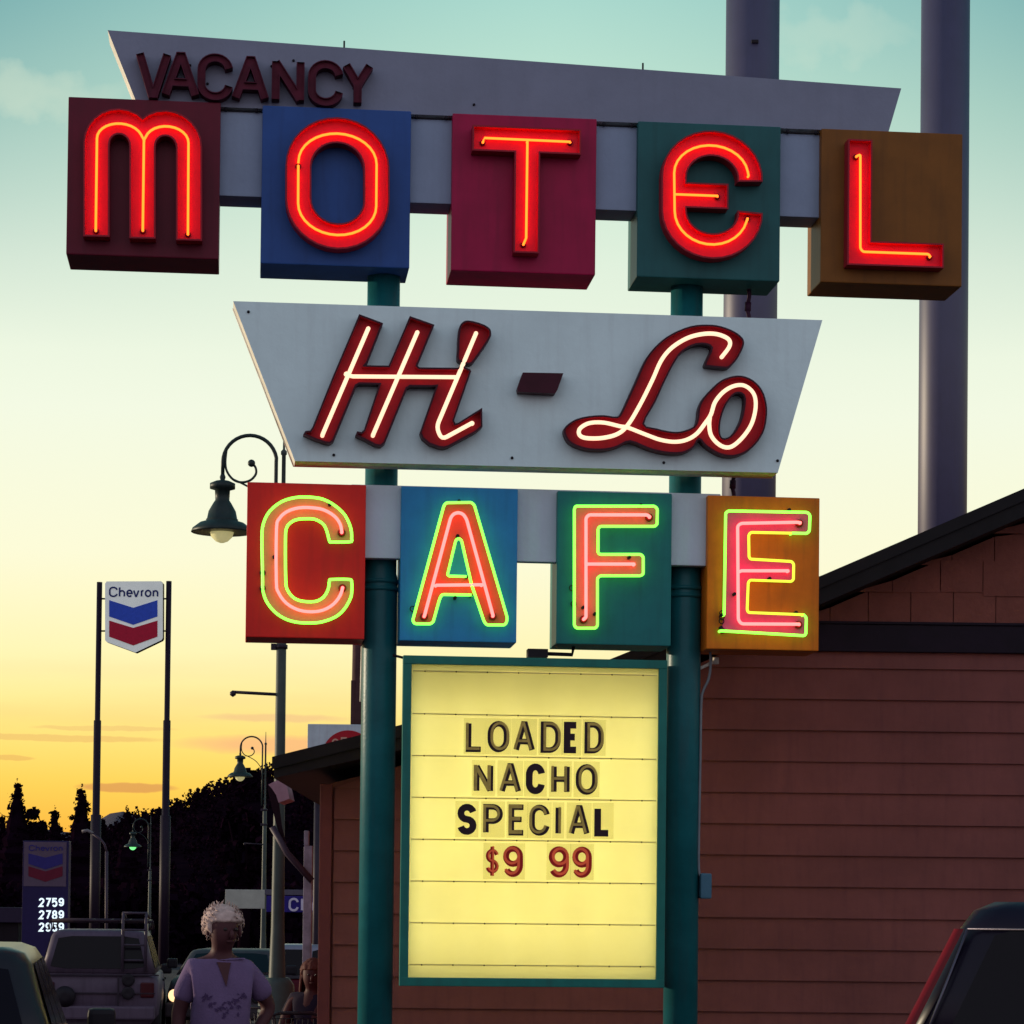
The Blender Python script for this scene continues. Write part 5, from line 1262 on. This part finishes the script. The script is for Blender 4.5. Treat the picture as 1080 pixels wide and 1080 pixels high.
    for v in bm.verts:
        d_ = v.co.normalized(); f_ = Vector((d_.x * .9 - d_.y * -.42, d_.y * .9 + d_.x * -.42, d_.z))
        face = max(0, min(1, (-f_.y - .28) * 5)) * max(0, min(1, (.12 - d_.z) * 5)); low = max(0, min(1, (-.62 - d_.z) * 5))
        w_ = noise.noise(d_ * 4.5 + Vector((3, 1, 7))) * .055 + abs(noise.noise(Vector((d_.x * 13, d_.y * 13, d_.z * 6)))) * .10 + abs(noise.noise(d_ * 30)) * .05
        k_ = (1 + w_) * (1 - .42 * max(face, low)); v.co = hc + Vector((d_.x * .103 * k_, d_.y * .110 * k_ + .004, d_.z * .096 * k_))
    b.bm(bm, 0, True); bm.free()
    if hair == 'long':
        for i in range(60): a = random.uniform(-.4, 3.5); p = hc + Vector((math.cos(a) * .098, math.sin(a) * .09, -.02)); b.tube([p, p + Vector((math.cos(a) * .02, .02, -.12)), p + Vector((math.cos(a) * .015, .03, -.27))], .012, 5)
    else:
        for i in range(420):
            a = random.uniform(-1.0, 4.14); z_ = random.uniform(-.75, .97); rr = math.sqrt(1 - z_ * z_); d_ = Vector((math.cos(a) * rr, math.sin(a) * rr, z_))
            if d_.y < -.3 and z_ < .2: continue
            p = hc + Vector((d_.x * .105, d_.y * .112, d_.z * .100)); t1 = Vector((-d_.y, d_.x, -.6 + random.uniform(-.4, .4))).normalized() * random.choice((-1, 1))
            b.tube([p, p + t1 * .014 + d_ * .006, p + t1 * .028 + d_ * .002], .0035, 4, r1=.001)
    b.build('hair', hairc, t)
    return t
pose_arms = {'stand': {'l': ((-.145, 0, .070), (-.215, .03, -.17), (-.215, -.03, -.42)), 'r': ((.145, 0, .070), (.275, .07, -.14), (.165, .0, -.30))},
             'sit': {'l': ((-.165, 0, .085), (-.22, -.10, -.16), (-.10, -.30, -.16)), 'r': ((.165, 0, .085), (.22, -.1, -.16), (.12, -.30, -.16))}}
pose_legs = {'stand': {'l': ((-.095, 0, .84), (-.105, -.01, .48), (-.11, .02, .10), (-.11, -.10, .05)), 'r': ((.095, 0, .84), (.105, -.01, .48), (.11, .02, .10), (.12, -.1, .05))},
             'sit': {'l': ((-.10, -.06, .50), (-.11, -.44, .50), (-.11, -.42, .10), (-.11, -.52, .05)), 'r': ((.10, -.06, .50), (.11, -.44, .50), (.11, -.42, .10), (.11, -.52, .05))}}
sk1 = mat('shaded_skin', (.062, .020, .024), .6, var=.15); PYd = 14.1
person('woman with short curly white hair in a lavender t-shirt, one hand on her hip', (at(233, 1000, PYd).x, PYd, -.02), rad(14), sk1, mat('lavender_cotton', (.125, .078, .165), .85, var=.10, scale=9, bump=.3),
       mat('dark_denim', (.01, .005, .016), .8), mat('white_hair', (.44, .32, .29), .9, var=.25, scale=30), 'stand', 'curly')
P2Y = 21.0
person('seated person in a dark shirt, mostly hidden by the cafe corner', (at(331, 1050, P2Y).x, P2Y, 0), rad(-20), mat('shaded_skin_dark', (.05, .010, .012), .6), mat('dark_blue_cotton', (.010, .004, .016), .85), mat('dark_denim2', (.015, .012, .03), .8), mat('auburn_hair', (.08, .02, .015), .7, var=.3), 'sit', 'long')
def patio_chair(label, loc, rz):
    t = thing('patio_chair', label, 'chair', loc, rz, 'black mesh patio chairs')
    wm = mat('black_wire', (.02, .014, .022), .4, var=.2)
    b = MB()
    for i in range(12): x = -.22 + .44 * i / 11; b.tube([(x, .22, .44), (x, .30, .86)], .0045, 4)
    for i in range(11): z = i / 10; b.tube([(-.22, .22 + .08 * z, .44 + .42 * z), (.22, .22 + .08 * z, .44 + .42 * z)], .0045, 4)
    b.tube([(-.235, .21, .42), (-.235, .30, .86), (-.12, .315, .90), (.12, .315, .90), (.235, .30, .86), (.235, .21, .42)], .013, 6); b.build('backrest', wm, t)
    b = MB()
    for i in range(12): x = -.22 + .44 * i / 11; b.tube([(x, -.22, .44), (x, .22, .44)], .0045, 4); b.tube([(-.22, x, .443), (.22, x, .443)], .0045, 4)
    b.tube([(-.23, -.23, .44), (.23, -.23, .44), (.23, .22, .44), (-.23, .22, .44)], .012, 6, closed=True); b.build('seat', wm, t)
    for sx_ in (-1, 1):
        for sy in (-1, 1): b = MB(); b.tube([(sx_ * .23, sy * .22, .44), (sx_ * .25, sy * .25, 0)], .012, 6); b.build('leg', wm, t)
        b = MB(); b.tube([(sx_ * .235, .25, .66), (sx_ * .25, 0, .66), (sx_ * .24, -.2, .63), (sx_ * .24, -.22, .44)], .012, 6); b.build('armrest', wm, t)
    return t
patio_chair('black wire mesh patio chair in front of the seated person', (at(303, 1060, 19.6).x, 19.6, 0), rad(195))
patio_chair('black wire mesh patio chair nearest the woman’s elbow', (at(283, 1075, 20.4).x, 20.6, 0), rad(150))
